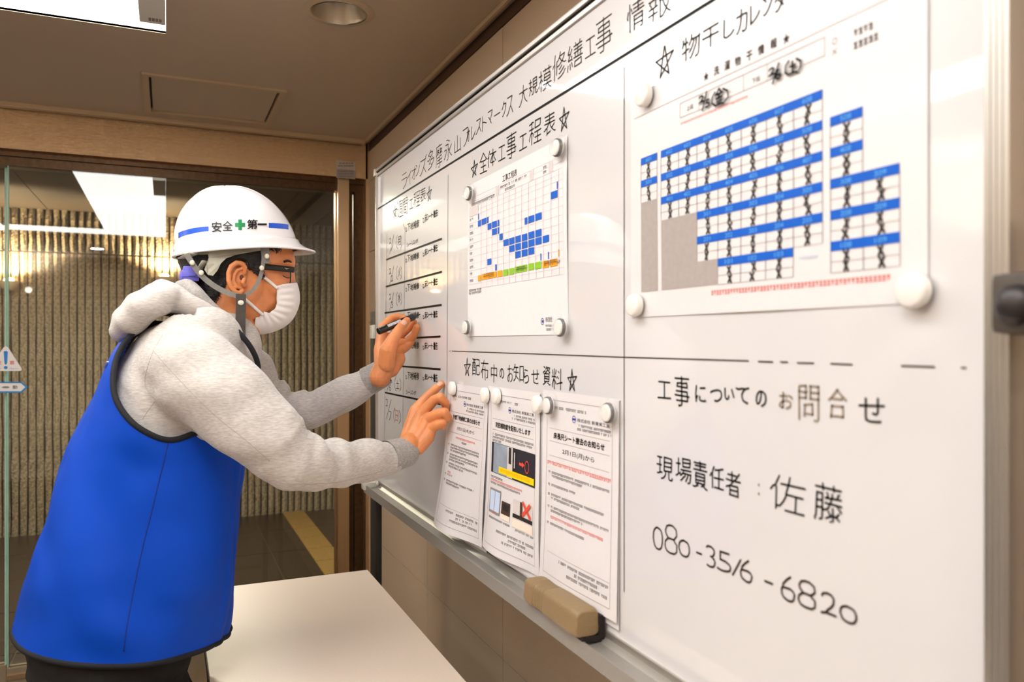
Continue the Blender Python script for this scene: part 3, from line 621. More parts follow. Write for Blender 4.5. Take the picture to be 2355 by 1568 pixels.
# corner caps
for yy, zz in ((yl-.010, bt-.012), (yl-.02, bb-.004)):
    MB().box((DX-.012, yy-.004, zz), (DX+.02, yy+.014, zz+.02), 0, .004).mk('corner_cap', m_plast, wb, auto=40)
# pen tray
tr = MB(); tx = .513; zt = bb-.004
prof = [(DX+.004, zt), (DX-.004, zt-.001), (DX-.012, zt-.007), (tx+.006, zt-.008), (tx+.003, zt-.002), (tx, zt-.002), (tx-.001, zt-.024), (tx+.004, zt-.026), (tx+.008, zt-.014), (DX+.004, zt-.012)]
n = len(prof); vv = [(x, yl-.008, z) for x, z in prof]+[(x, yr, z) for x, z in prof]
mk('pen_tray', vv, [(i, (i+1) % n, n+(i+1) % n, n+i) for i in range(n)]+[tuple(range(n))[::-1], tuple(range(n, 2*n))], m_traym, wb, auto=30)
MB().box((tx-.006, yl-.03, zt-.016), (DX-.002, yl+.006, zt+.006), 0, .005).mk('tray_end_cap', m_plast, wb, auto=40)
mk('tray_screw', *ellipsoid((DX-.010, yl-.04, zt+.004), (.004, .007, .007)), m_plast, wb, smooth=True)
# stand posts, pivots
for s, (y0, y1) in enumerate(((2.215, 2.275), (.275, .335))):
    MB().box((.553, y0, .0), (.573, y1, 1.447), 0, .003).mk('stand_post', m_postm, wb, auto=40)
    MB().box((.30, y0+.005, .03), (.77, y1-.005, .07), 0, .004).mk('stand_foot', m_postm, wb, auto=40)
MB().box((.56, .30, .25), (.57, 2.25, .29), 0, .003).mk('cross_bar', m_postm, wb, auto=40)
pk = at_x(2318, 702, DX-.02)
MB().box((DX-.03, .30, pk[2]-.020), (DX+.03, pk[1]+.006, pk[2]+.022), 0, .006).mk('pivot_bracket', m_knob, wb, auto=40)
mk('pivot_knob', *ellipsoid((DX-.03, pk[1]-.012, pk[2]), (.010, .014, .014)), m_postm, wb, smooth=True)
pl = at_x(861, 763, DX-.004)
MB().box((DX-.012, pl[1]-.010, pl[2]-.020), (DX+.012, 2.235, pl[2]+.020), 0, .004).mk('pivot_bracket', m_plast, wb, auto=40)
# ---- ruled lines (tape) and thin ruled ink lines
b = MB(); zz = zb(1200, 476-.614*(1200-873))
z_h = (zb(873, 476)+zb(1648, 0))/2
ribbon(b, [(yl-.010, z_h), (yr+FW, z_h)], .0040); b.mk('ruled_line', m_tape, wb)
for p in (((889, 597), (1016, 549)), ((888, 659), (1016, 625)), ((885.5, 719.5), (1015.5, 701)), ((886, 781), (1013, 773.5)), ((886, 839), (1013, 849)), ((886, 902.5), (1013, 929))):
    b = MB(); line(b, p, .0044); b.mk('ruled_line', m_tape, wb)
for p in (((890, 538), (884, 1050)), ((928, 516), (931.5, 527), (931.8, 545), (926, 1040)), ((1031, 403), (1026.5, 1185)),
          ((1436, 155), (1436, 1360)), ((1040, 807), (1240, 814), (1430, 821), (1722, 829.5)), ((1745, 831), (1778, 832)), ((1796, 832), (1812, 832.5)), ((1835, 834), (1872, 835)),
          ((1912, 836), (1960, 838)), ((2075, 841), (2150, 843.5)), ((2213, 845.5), (2222, 846)), ((1034.5, 807), (1036, 807))):
    b = MB(); line(b, p, .0015); b.mk('thin_rule', m_ink2, wb)
TL = [('ラ',924,936,400,432),('イ',937,946,394,424),('オ',948,957,384,412),('ン',957,965,378,402),('ズ',966,982,360,400),('多',984,998,345,388),('摩',1003,1017,332,384),('永',1022,1040,320,366),('山',1046,1059,312,350),
      ('フ',1065,1077,296,334),('ォ',1074,1081,297,325),('レ',1085,1093,290,318),('ス',1095,1107,275,306),('ト',1110,1119,266,300),('マ',1123,1132,256,284),('ー',1137,1150,255,270),('ク',1155,1164,234,266),('ス',1166,1180,222,262),
      ('大',1194,1213,196,240),('規',1217,1236,180,217),('模',1240,1268,157,206),('修',1272,1301,122,180),('繕',1306,1340,98,156),('工',1347,1369,88,127),('事',1371,1408,40,116),('情',1444,1482,2,66),('報',1492,1543,-32,40)]
b = Hand(); chars(b, TL, .0018); b.mk('handwriting', m_ink2, wb)
b = Hand(); chars(b, [('☆',904,913,473,500),('週',914,927,463,499),('間',928,937,456,492),('工',942,950,459,479),('程',952,966,441,474),('表',967,979,432,462),('☆',982,993,429,461)], .0017); b.mk('handwriting', m_ink2, wb)
b = Hand(); chars(b, [('☆',1084,1099,368,405),('全',1104,1120,352,396),('体',1122,1141,345,381),('工',1147,1162,337,367),('事',1166,1188,306,362),('工',1195,1212,311,342),('程',1218,1245,277,328),('表',1252,1277,261,307),('☆',1287,1309,247,298)], .0020); b.mk('handwriting', m_ink, wb)
b = Hand(); chars(b, [('☆',1068,1082,824,863),('配',1087,1103,826,862),('布',1107,1123,828,873),('中',1130,1143,838,878),('の',1150,1159,848,869),('お',1168,1180,840,877),('知',1182,1204,838,877),('ら',1206,1216,850,880),('せ',1223,1240,850,881),('資',1250,1266,842,884),('料',1270,1293,848,894),('☆',1306,1327,850,898)], .0019); b.mk('handwriting', m_ink, wb)
b = Hand(); chars(b, [('☆',1510,1549,105,173),('物',1570,1610,80,133),('干',1616,1653,63,106),('し',1665,1687,42,84),('カ',1695,1718,22,73),('レ',1727,1747,10,50),('ン',1756,1775,-6,32),('ダ',1783,1808,-28,22),('ー',1818,1842,-20,-12)], .0021); b.mk('handwriting', m_ink2, wb)
b = Hand(); chars(b, [('工',1514,1543,878,915),('事',1553,1586,866,933),('に',1601,1623,888,924),('つ',1636,1660,897,922),('い',1668,1688,894,918),('て',1694,1723,892,926),('の',1740,1762,900,933),('せ',1977,2033,915,969)], .0021); b.mk('handwriting', m_ink, wb)
b = Hand(); chars(b, [('お',1794,1822,903,938),('問',1838,1883,888,965),('合',1907,1946,896,960)], .0023); b.mk('handwriting', m_inkf, wb)
b = Hand(); chars(b, [('現',1512,1547,1052,1101),('場',1556,1590,1055,1108),('責',1595,1627,1062,1122),('任',1634,1664,1074,1123),('者',1671,1703,1085,1139),('佐',1773,1851,1097,1176),('藤',1875,1937,1115,1198)], .0020); b.mk('handwriting', m_ink, wb)
b = Hand(); chars(b, [(':',1743,1749,1114,1136)], .0024); b.mk('handwriting', m_inkf, wb)
b = Hand(); chars(b, [('0',1503,1524,1213,1262),('8',1530,1557,1208,1272),('0',1562,1586,1243,1279),('-',1603,1614,1268,1276),('3',1626,1645,1257,1303),('5',1651,1681,1270,1313),('1',1686,1704,1284,1325),('6',1704,1730,1288,1337),('-',1760,1777,1334,1344),('6',1798,1828,1325,1381),('8',1837,1875,1337,1397),('2',1890,1923,1365,1414),('0',1933,1970,1395,1431)], .0023, .0); b.mk('handwriting', m_ink2, wb)
# weekly table entries
def lerp(a, b, t): return a+(b-a)*t
def word(b, s, u0, u1, tl, bl, trr, br, w=.0018):
    n = len(s)
    for i, ch in enumerate(s):
        a0, a1 = (i+.08)/n, (i+.92)/n; t = (i+.5)/n
        k = .5 if ch in 'シーリング' else 1
        c = (lerp(tl, trr, t)+lerp(bl, br, t))/2; h = (lerp(bl, br, t)-lerp(tl, trr, t))/2*(.65 if ch in 'シートリング' else 1)
        chars(b, [(ch, lerp(u0, u1, a0), lerp(u0, u1, a1), c-h, c+h)], w, .03)
rows = [((516, 531, 504, 520), (493, 511, 481, 496)), ((588, 602, 580, 593), (573, 588, 561, 576)), ((655, 669, 650, 663), (645, 661, 639, 654)),
        ((719, 733, 717, 731), (717, 732, 714, 729)), ((785, 799, 787, 801), (787, 802, 787, 804)), ((856, 870, 857, 873), (859, 873, 860, 879))]
for k, (a, c) in enumerate(rows):
    b = Hand(); word(b, '下地補修', 937, 964, *a); chars(b, [('。', 933.5, 936, a[0]+7, a[1]+1)], .0016)
    word(b, '床シート撤去', 977, 1007, *c); chars(b, [('。', 973, 975.5, c[0]+8, c[1]+1)], .0016)
    b.mk('handwriting', m_ink, wb)
b = Hand(); word(b, 'シーリング', 936, 962, 558, 569, 547, 558, .0015); word(b, 'シーリング', 934, 957, 895, 907, 897, 910, .0015); b.mk('handwriting', m_ink2, wb)
b = Hand()
for (dv, dg, wd) in ((0, '1', '月'), (71, '2', '火'), (131, '3', '水'), (190, '4', '木'), (250, '5', '金')):
    q = 0 if dv < 150 else 0
    chars(b, [('2', 895.5, 899.5, 548+dv*.98, 560+dv*.98), ('/', 896.5, 906, 543+dv, 582+dv), (dg, 899.5, 904, 563+dv, 576+dv), ('(', 911.5, 914.5, 541+dv, 572+dv), (wd, 915.5, 921.5, 544+dv, 564+dv), (')', 922, 924.5, 541+dv, 570+dv)], .0018)
chars(b, [('/', 889, 898, 868, 905), ('6', 895.5, 899.5, 884, 898), ('(', 908, 911, 865, 898), ('土', 911.5, 918, 874, 893), (')', 919.5, 922.5, 870, 900),
          ('2', 888, 892, 918, 934), ('/', 889, 900, 918, 964), ('7', 895, 900, 946, 966), ('(', 905.5, 909, 937, 970), (')', 918, 922, 944, 974)], .0018)
b.mk('handwriting', m_ink2, wb)
b = Hand(); chars(b, [('日', 910, 915.5, 944, 968)], .0018); ribbon(b.new(), [at_x(939, 942, DX)[1:], at_x(934.5, 970, DX)[1:]], .001); b.mk('handwriting', m_inkr, wb)
# ================================================================== PAPERS
class Sheet:
    def __init__(s, name, label, y0, z0, w, h, curl, group=None, mt=None, cat='notice', lift=.0015):
        s.y0, s.z0, s.w, s.h, s.curl, s.lift = y0, z0, w, h, curl, lift
        s.o = empty(name, (DX-.001, y0-w/2, z0-h), label, cat, group)
        s.grid('sheet', 0, 0, 1, 1, mt or m_paper, 0)
    def pt(s, a, c, e=0.0):
        return (DX-s.lift-s.curl(a, c)-e, s.y0-s.w*a, s.z0-s.h*c)
    def grid(s, name, a0, c0, a1, c1, mt, e, nu=12, nv=20):
        v = [s.pt(a0+(a1-a0)*i/nu, c0+(c1-c0)*j/nv, e) for j in range(nv+1) for i in range(nu+1)]
        f = [(j*(nu+1)+i, (j+1)*(nu+1)+i, (j+1)*(nu+1)+i+1, j*(nu+1)+i+1) for j in range(nv) for i in range(nu)]
        return mk(name, v, f, mt, s.o, smooth=True)
    def rect(s, b, a0, c0, a1, c1, e=.0005, m=0, mx=.05):
        nu = max(1, int(abs(a1-a0)/mx)); nv = max(1, int(abs(c1-c0)/mx))
        v = [s.pt(a0+(a1-a0)*i/nu, c0+(c1-c0)*j/nv, e) for j in range(nv+1) for i in range(nu+1)]
        b.add(v, [(j*(nu+1)+i, (j+1)*(nu+1)+i, (j+1)*(nu+1)+i+1, j*(nu+1)+i+1) for j in range(nv) for i in range(nu)], m)
    def inv(s, u, v):                 # photo pixel -> sheet fraction, for reading off the layout
        p = at_x(u, v, DX-s.lift); return (s.y0-p[1])/s.w, (s.z0-p[2])/s.h
    def frame(s, b, a0, c0, a1, c1, w=.0007, e=.0005):
        wa, wc = w/s.w, w/s.h
        for r in ((a0, c0, a1, c0+wc), (a0, c1-wc, a1, c1), (a0, c0, a0+wa, c1), (a1-wa, c0, a1, c1)): s.rect(b, *r, e)
    def fill(s, b, a0, a1, c, h, dens=.75, e=.0006):          # a line of tiny print, too small to read in the photograph
        a = a0; wa = h*s.h/s.w
        while a < a1-wa*.6:
            if random.random() < dens+.1:
                k = random.random()
                s.rect(b, a, c, a+wa*.7, c+h*.18, e); s.rect(b, a+wa*.1, c+h*.4, a+wa*(.5+.3*k), c+h*.55, e)
                s.rect(b, a+wa*.3, c, a+wa*.44, c+h, e)
                if k > .4: s.rect(b, a, c+h*.84, a+wa*.75, c+h, e)
            a += wa*.95
    def text(s, b, t, a0, c0, a1, c1, e=.0006, thick=0): textbox(b, t, a0, c0, a1, c1, lambda x, y: s.pt(x, y, e), 0, thick)
def flat(a, c): return 0.0
# ---- A3 schedule chart
y0 = yb(1077.5); zt_ = zb(1306, 311)
sA = Sheet('schedule_chart', 'construction schedule chart with blue bars pinned by four clear magnets', y0, zt_, y0-yb(1307), .300, lambda a, c: .0012*math.sin(c*5)*a+.004*max(0, c-.9), cat='poster', mt=m_paper)
def zc(x, y): return (1000+x/3.485, 380+y/3.485)
cols = [(373, 335), (418, 320), (460, 300), (505, 290), (552, 270), (598, 255), (648, 235), (700, 215), (755, 190), (812, 165), (873, 140), (937, 110), (998, 85)]
ca = [sA.inv(*zc(x, y))[0] for x, y in cols]
c0 = sA.inv(1080.3, 479)[1]; hh = .0175/.3; rp = .01338/.3; cr = [c0+hh+rp*k for k in range(11)]; cE = sA.inv(1078, 667)[1]
b = MB()
for a in ca: sA.rect(b, a-.0012, c0+.002, a+.0012, cE)
b.mk('grid_line', p_pnk, sA.o)
b = MB(); aL = sA.inv(1080, 500)[0]; aR = ca[-1]+.035
for c in cr: sA.rect(b, aL, c, aR, c+.0018, .0004)
sA.frame(b, aL, c0-.002, aR, cE, .0006); sA.rect(b, aL, c0+hh*.5, aR, c0+hh*.5+.0015, .0004)
for c in (c0-.062, c0-.034): sA.rect(b, aL+.02, c, aR, c+.0015, .0004)
b.mk('grid_line', p_lgr, sA.o)
b = MB(); sA.rect(b, aL, c0, sA.inv(*zc(350, 370))[0], c0+hh, .0005)
for a in (ca[3]-.02, ca[8]+.01, ca[10]+.045):
    sA.rect(b, a, c0-.060, a+.035, c0-.006, .0004)
b.mk('header_cell', p_lgr, sA.o)['kind'] = 'stuff'
def bar(b, x0, x1, yc, hm=.0112):
    a0 = sA.inv(*zc(x0, yc))[0]; a1 = sA.inv(*zc(x1, yc))[0]; c = sA.inv(*zc((x0+x1)/2, yc))[1]
    sA.rect(b, a0, c-hm/.6, a1, c+hm/.6, .0008); return a0, a1, c
blue = [(350,356,412),(349,372,465),(379,415,450),(421,433,438),(427,456,490),(463,500,473),(508,520,463),(463,500,532),(508,520,522),(522,547,573),(555,594,619),(601,642,606),(651,693,591),(703,746,577),(756,803,559),(812,860,543),
        (601,642,667),(651,693,652),(702,747,638),(756,803,622),(811,860,607),(870,920,590),(649,691,715),(700,746,702),(754,800,687),(726,747,446),(755,803,431),(812,862,411),(937,991,236),(985,993,160),(424,455,773),(487,498,818),(850,857,735),(911,918,722)]
for q in blue: b = MB(); bar(b, *q); b.mk('chart_bar', p_blu, sA.o)
for q in ((349,371,904),(377,497,885),(504,543,869),(866,915,793),(926,985,780),(993,1000,703)): b = MB(); bar(b, *q); b.mk('chart_bar', p_org, sA.o)
for q in ((550,590,860),(598,637,850),(644,742,830),(752,796,813),(805,856,802)): b = MB(); bar(b, *q); b.mk('chart_bar', p_grn, sA.o)
b = MB(); m0 = sA.inv(*zc(545, 130)); m1 = sA.inv(*zc(660, 88))
sA.text(b, '工事工程表', m0[0], m0[1]-.035, m1[0], m0[1]+.005)
for k in range(10): sA.fill(b, aL+.008, aL+.05, cr[k]+rp*.3, rp*.35)
sA.fill(b, aL+.03, ca[3]-.03, c0-.022, .016, .9)
sA.fill(b, ca[3]+.03, ca[8]-.02, c0-.05, .012); sA.fill(b, ca[3]+.08, ca[6], c0-.024, .014); sA.fill(b, ca[10], ca[10]+.03, c0-.05, .014); sA.fill(b, ca[10], ca[10]+.03, c0-.024, .014)
for x0, x1, y in ((395, 480, 878), (395, 480, 896), (660, 735, 826), (655, 745, 842), (880, 980, 780), (880, 1010, 796)):
    p = sA.inv(*zc(x0, y)); q = sA.inv(*zc(x1, y)); sA.fill(b, p[0], q[0], p[1]-.006, .014, .9, .001)
for y in (1003, 1025): p = sA.inv(*zc(275, y+20)); sA.fill(b, p[0], p[0]+.16, p[1]-.02, .014, .8)
p = sA.inv(1254, 738); sA.text(b, '株式会社', p[0], p[1]-.022, p[0]+.055, p[1]+.006); sA.fill(b, p[0], p[0]+.07, p[1]+.02, .011); sA.fill(b, p[0], p[0]+.07, p[1]+.04, .011)
b.mk('printed_text', p_blk, sA.o)['kind'] = 'stuff'
b = MB()
def ringp(sh, b, a, c, r, w, e=.0006, n=20, asp=1.):
    for k in range(n):
        t0, t1 = 2*math.pi*k/n, 2*math.pi*(k+1)/n
        P = [sh.pt(a+rr*math.cos(t)/sh.w*asp, c+rr*math.sin(t)/sh.h, e) for rr, t in ((r, t0), (r, t1), (r-w, t1), (r-w, t0))]
        b.add(P, [(0, 1, 2, 3)])
p = sA.inv(1247, 739); ringp(sA, b, p[0], p[1], .0055, .001); sA.rect(b, p[0]-.006, p[1]-.006, p[0]+.008, p[1]+.006); b.mk('logo', p_nvy, sA.o)
# ---- laundry calendar
y0 = yb(1453); zt_ = 1.6735
wB = y0-yb(2137)
sB = Sheet('laundry_calendar', 'large laundry calendar print with blue header rows on the right of the board', y0, zt_, wB, zt_-zb(1455, 730), lambda a, c: .0008*math.sin(a*9)*math.sin(c*4)+.003*max(0, c-.93), cat='poster', mt=m_paperg)
hB = sB.h
def zA(u): return sB.inv(u, CY)[0]
def zf(z): return (sB.z0-z)/hB
U = lambda x: 1430+x/3.14
s1 = [U(142), U(260)]; s2 = [U(q) for q in (288, 415, 545, 695, 860, 1042, 1240, 1452)]; s3 = [U(q) for q in (1510, 1745, 2010)]
A1, A2, A3 = [zA(q) for q in s1], [zA(q) for q in s2], [zA(q) for q in s3]
rz = [zf(1.5912-.02824*k) for k in range(7)]; bh = .0088/hB
lines_, marks = MB(), MB(); nums = MB()
def cell(cA, i, k, lab):
    a0, a1 = cA[i], cA[i+1]; c0 = rz[k]; c1 = rz[k+1]; mid = (c0+bh+c1)/2
    for c in (mid, c1): sB.rect(lines_, a0, c, a1, c+.0015, .0004)
    for a in (a0, a1): sB.rect(lines_, a-.0009, c0, a+.0009, c1, .0004)
    sB.text(nums, lab, (a0+a1)/2-.014, c0+bh*.25, (a0+a1)/2+.014, c0+bh*.8, .0009)
    for q0, q1 in ((c0+bh, mid), (mid, c1)):
        am = (a0+a1)/2+random.uniform(-.004, .004); r = .0052; d = (q1-q0)*.37; qm = (q0+q1)/2
        j = lambda: random.uniform(-.002, .002); mk1 = MB()
        for (x0_, y0_), (x1_, y1_) in (((am-r, qm-d), (am+r, qm+d)), ((am+r, qm-d), (am-r, qm+d))):
            P0 = np.array(sB.pt(x0_+j(), y0_+j(), .0007)); P1 = np.array(sB.pt(x1_+j(), y1_+j(), .0007))
            ribbon(mk1, [P0[1:], P1[1:]], .0023, x=P0[0])
        mk1.mk('cross_mark', p_blk, sB.o)
def band(cA, i0, i1, k):
    b = MB(); sB.rect(b, cA[i0], rz[k], cA[i1], rz[k]+bh, .0006); b.mk('blue_header', p_blu, sB.o)
floor_no = [6, 5, 4, 3, 2, 1]
for k in (0, 1): band(A1, 0, 1, k); cell(A1, 0, k, f'{floor_no[k]}01')
for k, i0, i1 in ((0, 0, 7), (1, 0, 7), (2, 0, 7), (3, 2, 7), (4, 2, 7), (5, 3, 6)):
    band(A2, i0, i1, k)
    for i in range(i0, i1): cell(A2, i, k, f'{floor_no[k]}0{i+1-i0+(1 if k < 2 else 0)}')
for k, n_ in ((1, 1), (2, 1), (3, 2), (4, 2), (5, 2)):
    band(A3, 0, n_, k)
    for i in range(n_): cell(A3, i, k, f'{floor_no[k]}{8+i if i < 2 else 1}'.replace(str(floor_no[k]), str(floor_no[k])+'0', 1))
lines_.mk('grid_line', p_gry, sB.o); nums.mk('room_number', p_wht, sB.o)['kind'] = 'stuff'
for a0, a1, k0, k1 in ((A1[0], A1[1], 2, 6), (A2[0], A2[2], 3, 6), (A2[2]-.0005, A2[3], 5, 6)):
    b = MB(); sB.rect(b, a0, rz[k0], a1, rz[k1], .0004); b.mk('grey_cell', p_cell, sB.o)
b = MB()
for ch, u, v in (('★',1624.7,175),('洗',1648.5,162),('濯',1673,150),('物',1697.5,140),('干',1724,128),('情',1751,114),('報',1780,99.6),('★',1809,88)):
    a, c = sB.inv(u, v); sB.text(b, ch, a-.0105, c-.017, a+.0095, c+.017, thick=.0003)
for u0, u1, v in ((1580, 1596, 247), (1727, 1751, 183)):
    a, c = sB.inv((u0+u1)/2, v); sB.text(b, '上段' if u0 < 1600 else '下段', a-.014, c-.01, a+.014, c+.01)
for u0, u1, v0 in ((1965, 2015, 70), (1965, 2027, 97)):
    p = sB.inv(u0, v0+4); q = sB.inv(u1, v0-14); sB.fill(b, p[0], q[0], (p[1]+q[1])/2-.008, .02, .9)
b.mk('printed_text', p_blk, sB.o)['kind'] = 'stuff'
b = MB(); p = sB.inv(1921, 95); ringp(sB, b, p[0], p[1], .003, .0006)
q = sB.inv(1921, 119)
for s in (1, -1):
    P0 = sB.pt(q[0]-.006, q[1]-s*.009, .0006); P1 = sB.pt(q[0]+.006, q[1]+s*.009, .0006); ribbon(b, [P0[1:], P1[1:]], .0006, x=P0[0])
ba, bz = [zA(q) for q in (1565, 1608, 1709.5, 1764, 1898)], (zf(1.6385), zf(1.621))
sB.frame(b, ba[0], bz[0], ba[-1], bz[1], .0005)
for a in ba[1:-1]: sB.rect(b, a, bz[0], a+.0012, bz[1])
sB.rect(b, .02, zf(1.646), .97, zf(1.6455), .0004)
b.mk('box_line', p_gry, sB.o)
b = Hand()
for items in ((('2', 1614, 1624, 222, 236), ('/', 1621, 1631, 215, 252), ('5', 1629, 1637, 230, 246), ('(', 1643, 1650, 215, 245), ('金', 1651, 1668, 205, 240), (')', 1669, 1680, 202, 236)),
              (('2', 1775, 1787, 158, 174), ('/', 1783, 1797, 150, 190), ('6', 1790, 1801, 162, 182), ('(', 1812, 1820, 143, 176), ('土', 1822, 1836, 142, 168), (')', 1838, 1848, 134, 166))):
    chars(b, items, .0022, .02, .0035)
b.mk('handwriting', m_ink, sB.o)
b = MB(); a0, a1 = zA(1637), zA(2054); sB.fill(b, a0, a1, zf(1.4155), .017, .95); sB.fill(b, zA(1567), zA(1720), zf(1.6150), .008, .9); b.mk('printed_text', p_red, sB.o)['kind'] = 'stuff'
b = MB(); sB.fill(b, zA(1838), zA(1885), zf(1.440), .01); b.mk('printed_text', p_sky, sB.o)['kind'] = 'stuff'
# ---- three A4 notices
def notice(lab, u_l, u_r, v_tl, curl, kind):
    y0 = yb(u_l); zt_ = zb(u_l, v_tl); w = y0-yb(u_r)
    s = Sheet('notice_sheet', lab, y0, zt_, w, .297, curl, 'notices hung from magnets on the board', m_paperg, lift=.0022)
    v = []; s2_ = (lambda a, c: -.0014+.0006*math.sin(a*5))
    sv = s.curl; s.curl = lambda a, c: -.0012+.35*sv(a, c); s.grid('back_sheet', 0, 0.0, 1.0, 1.035, m_paperg, 0); s.curl = sv
    b = MB(); s.frame(b, .065, .045, .93, .955, .0006); s.mkp = b
    s.rect(b, .10, .195, .90, .1965); s.rect(b, .10, .262, .90, .2635)
    if kind != 2: s.rect(b, .10, .338, .90, .3395); s.rect(b, .12, .838, .92, .8395)
    b.mk('frame_line', p_gry, s.o)
    b = MB(); s.fill(b, .10, .62, .078, .013); s.text(b, '株式会社 新東美工業', .50, .118, .90, .136); s.fill(b, .52, .92, .148, .011); s.fill(b, .50, .92, .166, .011)
    T = ('外壁下地補修工事のお知らせ', '防犯補助錠を配布いたします', '床長尺シート撤去のお知らせ')[kind-1]
    s.text(b, T, .17, .214, .84, .246, thick=.0011)
    if kind != 2: s.text(b, ('1月21日(木)から', '', '2月1日(月)から')[kind-1], .30, .29, .72, .318)
    if kind == 1:
        s.fill(b, .42, .56, .385, .012)
        for c, n_, e_ in ((.42, 3, .86), (.485, 3, .85), (.548, 2, .84), (.625, 1, .6), (.665, 2, .8)):
            for k in range(n_): s.fill(b, .17, e_-(.3 if k == n_-1 else 0)+.0, c+.0185*k, .0115, .85)
            s.fill(b, .10, .13, c, .012, 1)
    if kind == 3:
        for c, n_, e_ in ((.42, 2, .9), (.485, 1, .8), (.535, 2, .85), (.60, 2, .9), (.685, 1, .92)):
            for k in range(n_): s.fill(b, .15, e_-(.3 if k == n_-1 else 0), c+.0185*k, .0115, .85)
            s.fill(b, .10, .125, c, .012, 1)
    if kind == 2:
        for k in range(3): s.fill(b, .11, (.9, .88, .3)[k], .285+.019*k, .012, .85)
        s.fill(b, .10, .35, .545, .012, .9); s.fill(b, .10, .68, .583, .011, .85)
        for k in range(2): s.fill(b, (.12, .62)[k], (.55, .92)[k], (.79, .797)[k], .011, .85)
    else: pass
    for k, (a0, a1) in enumerate(((.30, .92), (.52, .80), (.42, .90))): s.fill(b, a0, a1, (.855 if kind != 2 else .85)+.025*k, .013, .8)
    b.mk('printed_text', p_blk, s.o)['kind'] = 'stuff'
    b = MB()
    if kind == 1: s.fill(b, .28, .76, .362, .012, .95); s.fill(b, .17, .25, .606, .013, 1)
    if kind == 3: s.fill(b, .08, .93, .368, .017, .95); s.fill(b, .15, .85, .650, .013, .95)
    if kind == 2: s.fill(b, .10, .72, .564, .013, .95)
    b.mk('printed_text', p_red, s.o)['kind'] = 'stuff'
    b = MB(); ringp(s, b, .455, .127, .0055, .001); s.rect(b, .435, .122, .475, .132); b.mk('logo', p_nvy, s.o)
    return s
n1 = notice('curling notice of outer wall repair beside the pointing finger', 1034, 1125, 880, lambda a, c: (.034-.012*a)*c**1.7+.010*c**4*math.sin(a*5.0), 1)
n2 = notice('notice with door photograph and red cross picture', 1126, 1245, 887, lambda a, c: .010*c**2+.009*c**4*math.sin(a*4.6+.3), 2)
n3 = notice('rightmost hanging notice about floor sheet removal', 1252, 1427, 896, lambda a, c: .007*c**2+.004*c**3*math.sin(a*4.), 3)
# pictures on notice 2
def pr(s, name, mt, *r, e=.0007):
    b = MB()
    for q in r: s.rect(b, *q, e)
    return b.mk(name, mt, s.o)
pr(n2, 'photograph', p_slate, (.10, .34, .935, .525)); pr(n2, 'photograph', mat('print_steelgrey', '8f9aa8', .5, nscale=30, namt=.15), (.145, .342, .43, .522), e=.0009)
pr(n2, 'photograph', p_lgr, (.43, .342, .53, .522), e=.0009); pr(n2, 'photograph', p_blk, (.455, .345, .505, .44), (.545, .342, .60, .522), e=.0011); pr(n2, 'photograph', p_lgr, (.562, .365, .578, .455), e=.0013)
pr(n2, 'photograph', p_yel, (.27, .476, .925, .514), e=.0015)
b = MB(); n2.fill(b, .31, .88, .485, .018, .95, .0018); b.mk('printed_text', p_org, n2.o)['kind'] = 'stuff'
b = MB(); ringp(n2, b, .80, .425, .0105, .0016, .0015, 22, .8); n2.rect(b, .66, .412, .715, .428, .0015)
b.add([n2.pt(.715, .403, .0015), n2.pt(.715, .437, .0015), n2.pt(.755, .42, .0015)], [(0, 1, 2)]); b.mk('photograph', p_red, n2.o)
pr(n2, 'photograph', p_gry, (.105, .62, .335, .768)); pr(n2, 'photograph', p_sky, (.12, .632, .215, .752), (.225, .632, .32, .752), e=.0009); pr(n2, 'photograph', p_red, (.20, .757, .235, .764), e=.0009)
pr(n2, 'photograph', p_brn, (.36, .67, .52, .745)); pr(n2, 'photograph', p_blk, (.385, .683, .495, .722), e=.0009); pr(n2, 'photograph', m_table, (.36, .745, .52, .775), e=.0009)
pr(n2, 'photograph', p_lgr, (.57, .63, .90, .79)); pr(n2, 'photograph', p_brn, (.69, .632, .735, .735), e=.0009); pr(n2, 'photograph', p_blk, (.57, .712, .90, .735), e=.0009); pr(n2, 'photograph', m_table, (.57, .742, .90, .79), e=.0009)
b = MB()
for s in (1, -1):
    P0 = n2.pt(.745, .632 if s > 0 else .70, .0016); P1 = n2.pt(.865, .70 if s > 0 else .632, .0016); ribbon(b, [P0[1:], P1[1:]], .0065, x=P0[0]-.0)
b.mk('red_cross', p_red, n2.o)
# ---- magnets
def lathe_x(prof, n=32):          # profile (radius, offset along -x)
    v = []; k = len(prof)
    for r, x in prof:
        for j in range(n): t = 2*math.pi*j/n; v.append((-x, r*math.cos(t), r*math.sin(t)))
    return v, [(i*n+j, (i+1)*n+j, (i+1)*n+(j+1) % n, i*n+(j+1) % n) for i in range(k-1) for j in range(n)]
def copy_tree(o, loc, label, name=None):
    c = o.copy(); COL.objects.link(c); c.location = loc; c['label'] = label
    for ch in o.children:
        d = ch.copy(); COL.objects.link(d); d.parent = c
    return c
def local(name, v, f, mt, parent, smooth=True, auto=None):
    me = bpy.data.meshes.new(name); me.from_pydata([tuple(map(float, p)) for p in v], [], [tuple(q) for q in f]); me.materials.append(mt)
    if smooth: me.polygons.foreach_set('use_smooth', [True]*len(me.polygons))
    if auto: me.set_sharp_from_angle(angle=math.radians(auto))
    o = bpy.data.objects.new(name, me); link(o, parent); return o
